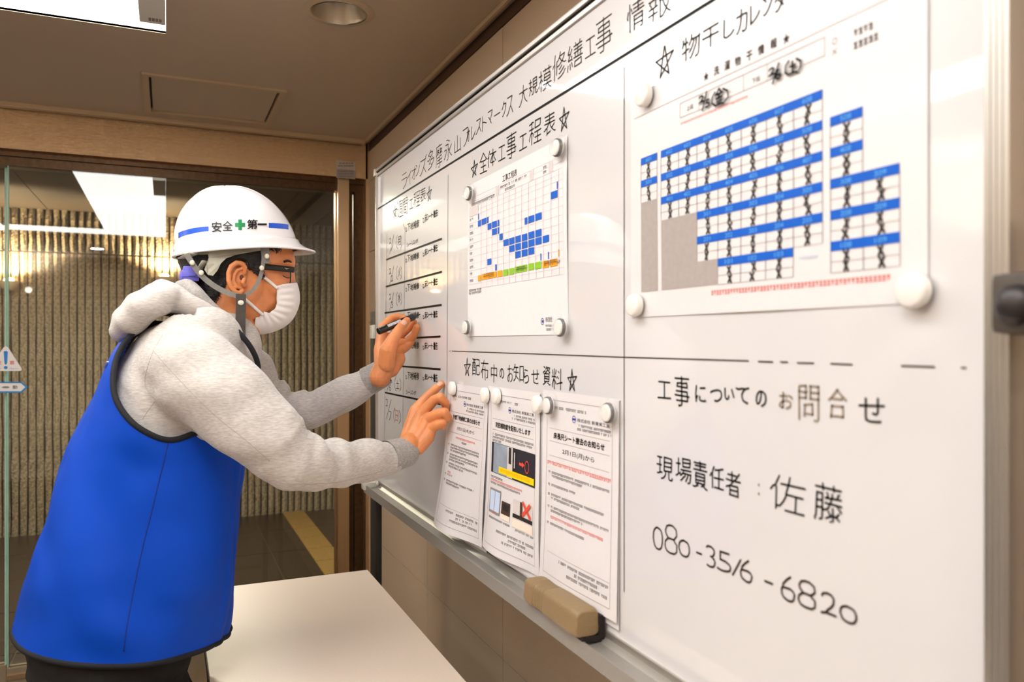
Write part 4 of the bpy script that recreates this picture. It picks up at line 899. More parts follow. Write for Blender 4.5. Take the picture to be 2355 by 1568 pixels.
whites = [((1038, 893), .0143, 'white round magnet on the upper left corner of the curling notice'), ((1113, 909), .0143, 'white round magnet on the upper right corner of the curling notice'),
          ((1139, 911), .0143, 'white round magnet on the left of the notice with the door photograph'), ((1233, 930), .0143, 'white round magnet on the right of the notice with the door photograph'),
          ((1478, 219), .0143, 'white round magnet at the upper left of the laundry calendar'), ((1457, 702), .0143, 'white round magnet at the lower left of the laundry calendar'),
          ((2097, 668), .0150, 'white round magnet at the lower right of the laundry calendar')]
wm = None
for (u, v), r, lab in whites:
    p = at_x(u, v, DX-.010); loc = (DX-.0045, p[1], p[2])
    if wm is None:
        wm = empty('round_magnet', loc, lab, 'magnet', 'white round magnets')
        R = .0145
        local('cap', *lathe_x([(R*.96, 0), (R, .002), (R, .0065), (R*.93, .0088), (R*.75, .0098), (.0001, .0102)]), m_wplas, wm)
        local('magnet_core', *lathe_x([(R*.7, -.001), (R*.7, .001), (.0001, .001)]), m_mag, wm)
    else: copy_tree(wm, loc, lab)
clears = [((1081, 445), 'clear ring magnet at the upper left of the schedule chart'), ((1286, 340), 'clear ring magnet at the upper right of the schedule chart'), ((1076, 753), 'clear ring magnet at the lower left of the schedule chart'),
          ((1293, 753), 'clear ring magnet at the lower right of the schedule chart'), ((1265, 932), 'clear ring magnet on the left of the rightmost notice'), ((1403, 949), 'clear ring magnet on the right of the rightmost notice')]
cm = None
for (u, v), lab in clears:
    p = at_x(u, v, DX-.008); loc = (DX-.0048, p[1], p[2])
    if cm is None:
        cm = empty('ring_magnet', loc, lab, 'magnet', 'clear ring magnets')
        R = .0195
        local('flange', *lathe_x([(R*.97, -.0004), (R, 0), (R*1.02, .0018), (R*.86, .0032), (R*.74, .0034), (R*.72, .0125), (R*.66, .0135), (R*.5, .0132), (R*.44, .012), (.0001, .0118)], 40), m_clear, cm)
        local('magnet_core', *lathe_x([(R*.60, .0042), (R*.71, .0044), (R*.71, .0088), (R*.60, .009)], 32), m_mag, cm)
        local('white_insert', *lathe_x([(R*.59, .0015), (R*.59, .0108), (R*.55, .0112), (.0001, .0112)]), m_wplas, cm)
    else: copy_tree(cm, loc, lab)
# ---- board eraser on the tray
e0, e1 = yb(1226)+.0, .945
er = empty('board_eraser', (.525, (e0+e1)/2, zt-.006), 'beige ribbed board eraser with dark felt lying on the pen tray', 'eraser')
ex = .523; ey0 = at_x(1228, 1372, ex)[1]; ey1 = at_x(1352, 1440, ex)[1]; L_ = ey0-ey1; cyy = (ey0+ey1)/2; ez = zt-.006
ns = 260; v = []; f = []; npf = 24
for i in range(ns+1):
    s = i/ns; y = ey0-L_*s
    end = min(1, math.sqrt(max(0, 1-(1-min(s, 1-s)/.09)**2))) if min(s, 1-s) < .07 else 1
    groove = .0016*max(0, math.sin((s-.16)/.24*math.pi*13))**.5 if .16 < s < .40 else 0
    waist = 1-.07*math.exp(-((s-.28)/.14)**2)
    for j in range(npf):
        t = 2*math.pi*j/npf; c_, s_ = math.cos(t), math.sin(t)
        q = .5; X = math.copysign(abs(c_)**q, c_)*.0215; Z = math.copysign(abs(s_)**q, s_)*.020
        k = (.80+.20*end)*waist-groove/.02
        v.append((ex+X*k*(1 if Z < 0 else .92), y+(.004 if i == 0 else 0)*0, ez+.026+Z*k))
f = [(i*npf+j, (i+1)*npf+j, (i+1)*npf+(j+1) % npf, i*npf+(j+1) % npf) for i in range(ns) for j in range(npf)]+[tuple(range(npf))[::-1], tuple(ns*npf+j for j in range(npf))]
mk('eraser_shell', v, [q[::-1] for q in f], m_eras, er, auto=50)
MB().box((ex+.0165, ey1-.004, ez+.003), (ex+.0245, ey0-.012, ez+.036), 0, .002).mk('felt_pad', m_felt, er)
MB().box((ex-.010, ey1-.003, ez+.0005), (ex+.02, ey0-.05, ez+.008), 0, .002).mk('felt_pad', m_felt, er)
# ================================================================== TABLE
tz_ = H-.66; tb = empty('folding_table', (.305, 1.3, 0), 'narrow beige laminate table below the board in the foreground', 'table')
tx0, tx1, ty0, ty1 = .078, .5316, .42, 2.22
MB().box((tx0, ty0, tz_-.005), (tx1, ty1, tz_), 0, .0012).mk('tabletop', m_table, tb)
MB().box((tx0-.0015, ty0-.0015, tz_-.026), (tx1+.0015, ty1+.0015, tz_-.004), 0, .002).mk('table_edge', m_edgeb, tb)
for x in (tx0+.03, tx1-.03):
    for y in (ty0+.12, ty1-.12): MB().tube([(x, y, tz_-.02), (x, y, .0)], .014, 16).mk('leg', m_postm, tb, smooth=False, auto=40)
for y in (ty0+.12, ty1-.12): MB().tube([(tx0+.03, y, .12), (tx1-.03, y, .12)], .010, 12).mk('stretcher', m_postm, tb, auto=40)
# ================================================================== STICKERS ON THE GLASS AND LINTEL
def dyp(u, v): p = at_y(u, v, DY+.0235); return p[0], p[2]
lb_ = empty('lintel_label', at_y(796, 412, DY-.031), 'small white instruction label on the steel lintel', 'label')
def lint(name, u0, v0, u1, v1, mt, d):
    a = at_y(u0, v0, DY-.031); c = at_y(u1, v1, DY-.031); boxo(name, (a[0], DY-.0312-d, c[2]), (c[0], DY-.0300, a[2]), mt, lb_)
m_lab = mat('label_paper', 'c9beb4', .5, nscale=60, namt=.03)
lint('label_sheet', 773.5, 369, 817, 412, m_lab, 0); lint('label_panel', 773.8, 388, 816.6, 411.6, mat('label_grey', 'a79c9c', .5, nscale=60, namt=.05), .0006)
b = MB()
for k, (v0, u0, u1) in enumerate(((374, 780, 812), (380, 777, 814), (392, 778, 812), (398, 778, 814), (404, 780, 812))):
    u = u0
    while u < u1:
        a = at_y(u, v0, DY-.031); c = at_y(u+2.2, v0+3.2, DY-.031); b.box((a[0], DY-.0325, c[2]), (c[0], DY-.0318, a[2])); u += random.choice((2.9, 2.9, 4.5))
b.mk('printed_text', p_gry, lb_)['kind'] = 'stuff'
def flatpoly(name, poly, mt, parent, d):
    P = [dyp(u, v) for u, v in poly]; n = len(P); y = DY+.0235-d
    v = [(p[0], y, p[1]) for p in P]+[(p[0], y+.0006, p[1]) for p in P]
    area = sum(P[i][0]*P[(i+1) % n][1]-P[(i+1) % n][0]*P[i][1] for i in range(n))
    f = [tuple(range(n)), tuple(range(n, 2*n))[::-1]]+[(i, n+i, n+(i+1) % n, (i+1) % n) for i in range(n)]
    if area < 0: f = [q[::-1] for q in f]
    return mk(name, v, f, mt, parent)
m_sw = mat('sticker_white', 'e9e6e4', .5, nscale=40, namt=.01); m_sb = mat('sticker_blue', '1482d0', .5, nscale=40, namt=.03)
s1_ = empty('warning_sticker', at_y(12, 852, DY+.02), 'white triangular warning sticker with blue exclamation mark on the glass', 'sticker')
flatpoly('sticker_sheet', [(9, 798), (14, 796), (19, 799), (49, 846), (50, 851), (46, 853), (-22, 853), (-26, 850), (-25, 845)], m_sw, s1_, .0004)
flatpoly('exclamation_mark', [(8.5, 809), (10.5, 807), (16, 807), (18, 809), (16.5, 835), (14.5, 838), (12, 838), (10.3, 835)], m_sb, s1_, .0012)
flatpoly('exclamation_mark', [(13.3+4.4*math.cos(a), 845+3.9*math.sin(a)) for a in np.linspace(0, 6.28, 14)[:-1]], m_sb, s1_, .0012)
def glass_text(s, u0, v0, u1, v1, mt, parent, d=.0014):
    b = MB(); (xa, za), (xb, zb_) = dyp(u0, v0), dyp(u1, v1)
    textbox(b, s, 0, 0, 1, 1, lambda p, q: (xa+(xb-xa)*p, DY+.0235-d, za+(zb_-za)*q)); b.mk('printed_text', mt, parent)['kind'] = 'stuff'
glass_text('意', 22, 829, 33.5, 838, p_red, s1_); glass_text('注', -8, 829, 4.5, 838, p_red, s1_)
b = MB(); 
glass_text('ごちゅうい', 21, 845.5, 42, 849, m_sb, s1_); glass_text('ちゅう', -12, 845.5, 3, 849, m_sb, s1_)
s2_ = empty('arrow_sticker', at_y(20, 902, DY+.02), 'blue and white arrow shaped automatic door sticker on the glass', 'sticker')
flatpoly('sticker_sheet', [(-60, 878), (50, 878), (64, 890), (50, 903), (-60, 903)], m_sb, s2_, .0004)
flatpoly('sticker_panel', [(-60, 881), (48, 881), (58.5, 890), (48, 899.5), (-60, 899.5)], m_sw, s2_, .0010)
glass_text('動', 29, 886, 40, 894, p_blk, s2_); 
glass_text('自', -30, 886, -19, 894, p_blk, s2_)
flatpoly('hand_symbol', [(3, 890.3), (9, 888), (18, 888), (23, 890.3), (18, 892.8), (9, 892.8)], p_gry, s2_, .0015)
# ================================================================== PERSON
MY = 1.69                                # mid plane of the torso
HY = 1.72                                # mid plane of the head
m_skin = mat('skin', 'da8c58', .48, sss=.25, nscale=26, namt=.12, bump=.15, bscale=420, bd=.0006)
m_skinh = m_skin
m_nail = mat('fingernail', 'e6b09a', .3, coat=.3, nscale=60, namt=.04)
m_hair = mat('black_hair', '17110f', .42, nscale=30, namt=.5, bump=.9, bscale=60, stretch=(1, 3, 9), bd=.003)
m_hood = mat('grey_sweat_cloth', (.44, .41, .385), .92, sheen=.25, nscale=90, col2='d0cac4', stretch=(1, 1, 5.5), bump=.35, bscale=700, bd=.0008)
m_hood2 = mat('heather_grey_rib', '8f8a86', .92, sheen=.2, nscale=240, col2='aeaaa5', stretch=(1, 1, 2), bump=.4, bscale=600, bd=.0008)
m_vest = mat('blue_polyester', (.0, .058, .50), .6, spec=.18, nscale=3, namt=.05, bump=.12, bscale=900, bd=.0004)
m_pipe = mat('black_piping', '0b0d14', .8, nscale=300, namt=.2, bump=.4, bscale=900)
m_trou = mat('black_trousers', '0f0d0c', .8, nscale=60, namt=.3, bump=.3, bscale=500)
m_shoe = mat('black_shoe', '141212', .5, nscale=60, namt=.2)
m_helm = mat('white_helmet_shell', 'f0eef0', .22, coat=.6, coat_r=.06, nscale=5, namt=.01)
m_susp = mat('helmet_inner_plastic', 'a9a695', .45, nscale=60, namt=.06)
m_web = mat('grey_webbing', '87847f', .8, nscale=60, namt=.1, bump=.6, bscale=900)
m_webd = mat('dark_grey_webbing', '4c4641', .8, nscale=60, namt=.1, bump=.6, bscale=900)
m_snap = mat('cream_snap', 'dcd7c4', .3, coat=.3, nscale=20, namt=.02)
m_dial = mat('violet_dial', '6a68cf', .45, nscale=30, namt=.08)
m_mask = mat('white_mask_cloth', 'ece6e4', .85, nscale=40, namt=.015, bump=.15, bscale=300, bd=.0006)
m_spec = mat('black_glasses', '1d1917', .35, nscale=40, namt=.15)
m_lens = glassmat('lens', (.93, .93, .92))
m_seam = mat('seam_thread', 'a09a94', .9, nscale=200, namt=.1)
m_seamb = mat('blue_seam', '03257e', .7, nscale=200, namt=.1)
m_hgrn = mat('green_cross', '0a8a4a', .35, nscale=30, namt=.03); m_hblu = mat('helmet_blue', '0455d0', .3, nscale=30, namt=.03); m_hblk = mat('helmet_text', '0c0c10', .4, nscale=60, namt=.1)
pp = empty('person', (-.12, 1.69, 0), 'person in white helmet and blue vest leaning in to write on the whiteboard', 'person')

# ---------------- torso as rings (side outline front and back in the photo, half width in metres)
RG = [((42, 1436), (513, 1430), .205, MY), ((60, 1340), (523, 1330), .205, MY), ((95, 1230), (534, 1220), .20, MY), ((130, 1120), (546, 1110), .193, MY),
      ((165, 1025), (552, 1010), .188, MY), ((205, 930), (572, 930), .193, MY), ((240, 862), (588, 868), .197, MY), ((272, 808), (588, 820), .190, MY), ((305, 770), (575, 784), .168, MY),
      ((350, 742), (556, 756), .130, MY), ((400, 722), (530, 738), .080, MY)]
def ringpts(i0, n=72, off=0.0, ex=2.35):
    i0 = max(0, min(len(RG)-1.0001, i0)); i = int(i0); t = i0-i
    def g(k):
        k = max(0, min(len(RG)-1, k)); (b, f, w, y) = RG[k]; B = at_y(b[0], b[1], y); Fp = at_y(f[0], f[1], y); return np.r_[B, Fp, w]
    p0, p1, p2, p3 = g(i-1), g(i), g(i+1), g(i+2)
    q = .5*(2*p1+(p2-p0)*t+(2*p0-5*p1+4*p2-p3)*t*t+(3*p1-p0-3*p2+p3)*t**3)
    B, Fp, w = q[:3], q[3:6], q[6]; c = (B+Fp)/2; ax = (Fp-B)/2; L = np.linalg.norm(ax); ax = ax/L*(L+off); w += off
    out = []
    for j in range(n):
        th = 2*math.pi*j/n; cx, sy = math.cos(th), math.sin(th)
        a = math.copysign(abs(cx)**(2/ex), cx); bq = math.copysign(abs(sy)**(2/ex), sy)
        out.append(c+ax*a+np.array([0, 1, 0])*bq*w)
    return out
def torso(off, s0, s1, ns, n=72, cap=True):
    b = MB(); v = []
    for i in range(ns+1): v += ringpts(s0+(s1-s0)*i/ns, n, off)
    f = [(i*n+j, i*n+(j+1) % n, (i+1)*n+(j+1) % n, (i+1)*n+j) for i in range(ns) for j in range(n)]
    if cap: f += [tuple(range(n))[::-1], tuple(ns*n+j for j in range(n))]
    return b.add(v, f)
def J(u, v, y, r): return (at_y(u, v, y), r)
def T(u, v, t, r): return (at_t(u, v, t), r)

# ---------------- arms (joint pixel, distance, radius)
NS = [J(415, 835, 1.575, .078), J(460, 868, 1.505, .083), J(540, 935, 1.45, .076), J(615, 1005, 1.425, .067), J(672, 1058, 1.415, .056), J(715, 1070, 1.43, .049), J(780, 1066, 1.47, .0465), J(845, 1060, 1.515, .0425), J(893, 1052, 1.545, .037)]
NC = [J(888, 1052, 1.54, .0345), J(925, 1041, 1.565, .0315), J(938, 1037, 1.575, .030)]
FS = [J(500, 830, 1.89, .085), J(560, 870, 1.92, .078), J(610, 925, 1.93, .062), J(655, 945, 1.92, .052), J(710, 945, 1.90, .046), J(770, 918, 1.865, .043), J(820, 893, 1.835, .039), J(848, 876, 1.818, .0365)]
FC = [J(845, 877, 1.82, .034), J(872, 862, 1.805, .0325), J(884, 854, 1.80, .031)]
# hoodie: torso yoke and both sleeves grown into one cloth surface
hb = torso(-.013, .6, 9.2, 40, 48)
for ch_ in (NS, FS):
    q = chain(ch_); hb.add(q.v, q.f)
# neck root and shoulders
for j in (J(470, 790, 1.60, .075), J(470, 790, 1.80, .075), J(505, 800, 1.70, .085), J(440, 800, 1.585, .066), J(430, 930, 1.55, .055), J(470, 960, 1.54, .050)): hb.add(*ellipsoid(j[0], j[1]))
hv, hf, hn = remesh(hb, .0065, 14, .6)
NSp = np.array([p for p, r in NS]); FSp = np.array([p for p, r in FS])
def folds(v, n):
    out = v.copy()
    d1 = None
    for (P, amp, e_i) in ((NSp, 1.0, 4.6), (FSp, .9, 2.6)):
        seg = P[1:]-P[:-1]; L = np.linalg.norm(seg, axis=1); cum = np.r_[0, np.cumsum(L)]
        best = np.full(len(v), 9.); sp = np.zeros(len(v))
        for i in range(len(seg)):
            t = np.clip(((v-P[i])@seg[i])/L[i]**2, 0, 1); q = P[i]+t[:, None]*seg[i]; d = np.linalg.norm(v-q, axis=1)
            m = d < best; best[m] = d[m]; sp[m] = cum[i]+t[m]*L[i]
        ecum = cum[int(e_i)]+(e_i-int(e_i))*L[min(int(e_i), len(L)-1)]
        inside = best < .105
        idx = np.where(inside)[0]
        for i in idx:
            p = v[i]; s = sp[i]; up = max(0, .35+n[i][2])       # folds gather on the inner bend
            w = math.exp(-((s-ecum)/.075)**2)
            tilt = (p[2]-1.15)*22
            f1 = math.sin((s-ecum)*95+tilt+2.2*nz(p, 9, 3))
            f1 = math.copysign(abs(f1)**.8, f1)
            fo = f1*(.0042*w*(.35+up))
            s2 = s-ecum
            if s2 > .03: fo += math.sin(s*62+(p[0]+p[2])*14+3.2*nz(p, 8, 7))*.0030*min(1, (s2-.03)/.05)*(.5+.5*up)
            if s2 < -.05: fo += .0042*nz((p[0]*.6+p[2]*1.5, p[1], p[2]*.7-p[0]*1.2), 11, 1)*2
            fo += .0022*nz(p, 26, 5)
            rg = math.sin((s-ecum)*70+(p[0]*.8-p[2])*30+1.5*nz(p, 6, 11)); fo -= .0052*max(0, rg-.55)*math.exp(-((s-ecum)/.09)**2)*(.5+up)
            out[i] = p+n[i]*fo*amp
    return out
hv = folds(hv, hn)
# ---------------- vest
def vfold(p, n, s, th):
    q = .0050*math.sin(p[0]*26+p[2]*5+3*nz(p, 3.2, 2))*min(1, max(0, (6-s)/5))
    # drag lines from the side seam
    q += .0058*math.sin((p[2]*40+p[0]*26)+3*nz(p, 4, 9))*math.exp(-((th-4.62)/.55)**2)*max(0, .4+nz(p, 5, 12))
    q += .013*nz((p[0]*2.2+p[2]*.9, p[1], p[2]*.7), 4.5, 21)+.004*nz(p, 14, 8)
    if abs(math.atan2(math.sin(th), math.cos(th))) < .55: q += .004*abs(math.sin(th*16))*min(1, (7-s)/3)
    return q+.004*nz(p, 6, 4)
N_, NSG = 160, 150
vv = []; vs = []
for i in range(NSG+1):
    s = 9.0*i/NSG; R = ringpts(s, N_, .004)
    for j in range(N_):
        p = R[j]; th = 2*math.pi*j/N_; c = sum(R)/N_ if j == 0 else c
        nn = p-c; nn[2] *= .2; nn /= np.linalg.norm(nn)
        vv.append(p+nn*vfold(p, nn, s, th)); vs.append(s)
vv = np.array(vv)
ARM = [(430, 720), (370, 729), (312, 764), (277, 808), (263, 860), (267, 912), (292, 957), (330, 990), (387, 1012), (445, 996), (520, 960), (575, 900), (592, 850), (575, 800), (530, 750), (480, 728)]
ARMs = [tuple(p) for p in spline([np.array(p) for p in ARM]+[np.array(ARM[0])], 6)]
def side_px(P):                      # the far side uses the mirror image of the near side's armhole
    P = np.array(P).copy(); far = P[:, 1] > MY; P[far, 1] = 2*MY-P[far, 1]; return proj(P)[:, :2]
fcs = [(i*N_+j, i*N_+(j+1) % N_, (i+1)*N_+(j+1) % N_, (i+1)*N_+j) for i in range(NSG) for j in range(N_)]
cen = np.array([vv[list(q)].mean(0) for q in fcs]); spx = side_px(cen)
inside = inpoly(spx, ARMs)
neck = inpoly(spx, [(405, 640), (405, 735), (450, 745), (520, 800), (560, 835), (640, 885), (640, 640)])
keep = [q for q, a, n_ in zip(fcs, inside, neck) if not a and not n_]
VB = bvh(vv, fcs)
hpx = side_px(hv); inA = inpoly(hpx, ARMs)
for i in np.where((~inA) & (hpx[:, 0] < 450) & (hpx[:, 1] < 1015))[0]:
    loc, n_, _, dd = VB.find_nearest(Vector(hv[i]))
    if loc is None: continue
    n_ = np.array(n_); c_ = np.array(loc)-cen.mean(0)
    if np.dot(n_, c_) < 0: n_ = -n_
    if np.dot(hv[i]-np.array(loc), n_) > -.007: hv[i] = np.array(loc)-n_*.009
hoodie = mk('hoodie', hv, hf, m_hood, pp, smooth=True)
HB = bvh(hv, hf)
def cuff(ch_, name='cuff'):
    P = spline([p for p, r in ch_], 6); R = np.interp(np.linspace(0, 1, len(P)), np.linspace(0, 1, len(ch_)), [r for p, r in ch_])
    v, f = tube(P, list(R), 40, cap=False); v = np.array(v)
    n = len(P); v2, f2 = tube(P, list(R-.003), 40, cap=False); v2 = np.array(v2)
    for k in range(n*40): v[k] = v[k]+(v[k]-P[k//40])/R[k//40]*(.0005*math.sin((k % 40)*2*math.pi*10/40))
    N = len(v); ff = f+[q[::-1] for q in [(a+N, b_+N, c_+N, d_+N) for a, b_, c_, d_ in f2]]
    o = (n-1)*40
    ff += [(o+j, o+(j+1) % 40, N+o+(j+1) % 40, N+o+j) for j in range(40)]
    return mk(name, np.vstack([v, v2]), ff, m_hood2, hoodie, smooth=True)
cuff(NC); cuff(FC)
def seam(name, px, B, mt, parent, r=.00055, off=-.0001, k=8, flat=None):
    P = [hit(B, *q, off)[0] for q in spline([np.array(p) for p in px], k)]
    return MB().tube(P, r, 6).mk(name, mt, parent, smooth=True)
for px in ([(352, 808), (344, 830), (335, 860), (334, 885), (345, 905), (362, 920)], [(353, 807), (400, 860), (450, 912), (500, 960), (560, 1008), (620, 1060)], [(374, 770), (362, 790), (352, 808)],
           [(357, 922), (340, 945), (327, 965)], [(660, 1112), (720, 1113), (780, 1108), (840, 1094), (880, 1082)], [(696, 978), (750, 962), (800, 935), (835, 913), (848, 905)], [(700, 985), (740, 968)]):
    seam('seam', px, HB, m_seam, hoodie)
vest = mk('vest', vv, keep, m_vest, pp, smooth=True)
so = vest.modifiers.new('thickness', 'SOLIDIFY'); so.thickness = .0022; so.offset = 1
VB = bvh(vv, fcs)
P = []
for u, v in ARMs[:-1]:
    p, n_ = hit(VB, u, v, .002); P.append(p)
P = [(P[k-1]+P[k]*2+P[(k+1) % len(P)])/4 for k in range(len(P))]
Pn = P+[P[0]]
MB().tube(Pn, .0052, 8, cap=False).mk('piping', m_pipe, vest, smooth=True)
MB().tube([np.array([p[0], 2*MY-p[1], p[2]]) for p in Pn], .0052, 8, cap=False).mk('piping', m_pipe, vest, smooth=True)
hem = [vv[j]*1.0 for j in range(N_)]+[vv[0]]
MB().tube([p+np.array([0, 0, -.002]) for p in hem], .0058, 8, cap=False).mk('piping', m_pipe, vest, smooth=True)
seam('seam', [(386, 1018), (372, 1080), (350, 1170), (328, 1260), (308, 1350), (292, 1430), (284, 1496)], VB, m_seamb, vest, .0009, .0024)
# stand collar front edge of the vest, open at the neck
MB().tube([at_y(583, 772, 1.80), at_y(582, 786, 1.80), at_y(577, 802, 1.80), at_y(570, 818, 1.79)], .0045, 8).mk('piping', m_pipe, vest, smooth=True)
# back print slivers
for px in ([(186, 958), (190, 944), (193, 930)], [(244, 846), (252, 833)]):
    Pq = [hit(VB, u+1, v, .0028)[0] for u, v in px]; MB().tube(Pq, .0042, 6, flat=.2).mk('back_print', m_sw, vest)
# ---------------- trousers and shoes
def leg(y, fx):
    return [(np.array([-.105, y*.35+MY*.65, .83]), .115), (np.array([-.10, y, .78]), .100), (np.array([-.06+fx*.3, y, .62]), .088), (np.array([-.03+fx*.6, y, .47]), .072), (np.array([-.07+fx*.9, y, .30]), .068), (np.array([-.10+fx, y, .10]), .055)]
tbm = MB()
for y, fx in ((MY-.10, .03), (MY+.10, -.06)): q = chain(leg(y, fx)); tbm.add(q.v, q.f)
# hips: cross-section from the photo outline
hp = MB()
for (b_, f_, z) in (((78, 1520), (452, 1512), None),):
    B = at_y(66, 1490, MY); Fp = at_y(448, 1500, MY); B2 = at_y(92, 1566, MY); F2 = at_y(446, 1566, MY)
    for A_, C_, dz in ((B, Fp, .04), (B, Fp, 0), (B2, F2, 0), (B2+[.02, 0, -.06], F2+[-.01, 0, -.06], 0)):
        c = (A_+C_)/2; L = np.linalg.norm(C_-A_)/2
        for s in (-1, 1): tbm.add(*ellipsoid(c+np.array([0, s*.06, dz]), (L*.98, .135, .06)))
tv, tf, tn = remesh(tbm, .010, 8, .5)
tv = np.array([p+n_*(.004*nz(p, 9, 2)+.002*nz(p, 25, 2)) for p, n_ in zip(tv, tn)])
trou = mk('trousers', tv, tf, m_trou, pp, smooth=True)
for y, fx in ((MY-.10, .03), (MY+.10, -.06)):
    q = MB(); c = np.array([-.10+fx, y, 0])
    q.add(*ellipsoid(c+[.0, 0, .055], (.05, .045, .05))); q.add(*ellipsoid(c+[.10, 0, .035], (.085, .046, .032))); q.add(*ellipsoid(c+[.02, 0, .03], (.09, .042, .028)))
    q.box(c+[-.065, -.04, 0], c+[.17, .04, .018])
    v_, f_2, _ = remesh(q, .006, 5); v_[:, 2] = np.maximum(v_[:, 2], .001); mk('shoe', v_, f_2, m_shoe, pp, smooth=True)
# ---------------- head and neck
def E(u, v, y, r, rot=None): return ellipsoid(at_y(u, v, y), r, rot, 28, 18)
hd = MB()
hd.add(*E(549, 588, HY, (.111, .074, .098))); hd.add(*E(580, 575, HY, (.082, .070, .078)))          # skull, forehead
hd.add(*E(612, 640, HY, (.060, .058, .066))); hd.add(*E(628, 600, HY, (.046, .058, .040)))          # face, brow band
hd.add(*E(596, 688, HY, (.060, .054, .050))); hd.add(*E(628, 706, HY, (.028, .034, .038)))          # jaw, mouth
hd.add(*E(622, 730, HY, (.020, .024, .018)))                                                        # chin
for s in (-1, 1):
    hd.add(*E(628, 655, HY+s*.034, (.034, .024, .030))); hd.add(*E(655, 606, HY+s*.030, (.020, .026, .010)))   # cheek, brow ridge
    hd.add(*E(575, 690, HY+s*.040, (.045, .020, .040))); hd.add(*E(560, 655, HY+s*.052, (.040, .022, .05)))
    hd.add(*E(648, 634, HY+s*.030, (.0145, .0145, .0135)))                                          # eyeball under the lid
q = chain([(at_y(664, 622, HY), .011), (at_y(669, 652, HY), .0115), (at_y(671, 672, HY), .0115)]); hd.add(q.v, q.f)          # nose
for s in (-1, 1): hd.add(*E(666, 678, HY+s*.010, (.008, .007, .007)))
q = chain([(at_y(652, 700, HY), .010), (at_y(650, 714, HY), .009)]); hd.add(q.v, q.f)               # lips
q = chain([(at_y(520, 660, HY), .062), (at_y(505, 720, HY-.005), .058), (at_y(490, 790, HY-.015), .062), (at_y(470, 840, MY), .07)]); hd.add(q.v, q.f)   # neck
q = chain([(at_y(560, 690, HY), .045), (at_y(548, 745, HY), .046), (at_y(535, 800, MY), .05)]); hd.add(q.v, q.f)
v1, f1, n1_ = remesh(hd, .0028, 7, .5)
HDB = bvh(v1, f1)
# ---------------- hands
def hand(parts, vox=.0014, it=3):
    b = MB()
    for ch_ in parts:
        if isinstance(ch_, tuple): b.add(*ch_)
        else: q = chain(ch_); b.add(q.v, q.f)
    return remesh(b, vox, it, .5)
LW = T(874, 866, 1.800, .025)
LM = [T(878, 772, 1.835, .0125), T(893, 776, 1.852, .0125), T(908, 790, 1.852, .012), T(918, 808, 1.840, .0115)]
left = [[LW, T(884, 845, 1.803, .0255)],
        [T(880, 842, 1.80, .020), T(877, 805, 1.82, .018), LM[0]], [T(886, 842, 1.81, .020), T(886, 805, 1.83, .018), LM[1]], [T(893, 845, 1.81, .020), T(900, 812, 1.828, .018), LM[2]], [T(900, 850, 1.81, .018), T(916, 825, 1.82, .017), LM[3]],
        [T(889, 838, 1.79, .020), T(892, 806, 1.782, .0195), T(903, 781, 1.780, .0145), T(917, 759, 1.792, .0118), T(926, 748, 1.802, .0108), T(936, 737, 1.813, .0085)],
        [LM[0], T(880, 752, 1.842, .0105), T(899, 732, 1.856, .0092), T(917, 727, 1.862, .0085), T(935, 733, 1.862, .0075)],
        [LM[1], T(922, 771, 1.868, .0098), T(941, 754, 1.866, .0090), T(952, 740, 1.858, .0078)],
        [LM[2], T(935, 787, 1.858, .0098), T(952, 771, 1.850, .0092), T(958, 752, 1.842, .0080)],
        [LM[3], T(934, 800, 1.850, .0090), T(946, 786, 1.856, .0085), T(950, 772, 1.862, .0075)]]
RW = T(930, 1036, 1.615, .0245)
RM = [T(954, 944, 1.665, .0125), T(968, 952, 1.648, .0128), T(984, 964, 1.636, .0125), T(992, 985, 1.630, .0115)]
right = [[RW, T(940, 1022, 1.622, .0245)],
         [T(936, 1015, 1.635, .017), T(944, 980, 1.655, .015), RM[0]], [T(944, 1014, 1.632, .018), T(957, 985, 1.643, .016), RM[1]], [T(953, 1020, 1.628, .018), T(972, 992, 1.634, .016), RM[2]], [T(962, 1028, 1.625, .016), T(982, 1006, 1.628, .0155), RM[3]],
         [RM[0], T(980, 915, 1.675, .0108), T(1000, 896, 1.683, .0096), T(1015, 883, 1.686, .0078)],
         [RM[1], T(998, 920, 1.640, .0108), T(1012, 914, 1.632, .0105), T(1024, 926, 1.636, .0092), T(1026, 940, 1.645, .008)],
         [RM[2], T(1008, 950, 1.616, .0108), T(1022, 948, 1.608, .0102), T(1030, 960, 1.616, .009), T(1022, 968, 1.630, .008)],
         [RM[3], T(1008, 975, 1.618, .0098), T(1018, 972, 1.614, .0090), T(1018, 980, 1.628, .008)],
         [T(942, 1008, 1.645, .016), T(954, 975, 1.69, .0125), T(972, 950, 1.715, .0105), T(985, 935, 1.722, .009)]]
v2, f2, n2_ = hand(left); v3, f3, n3_ = hand(right)
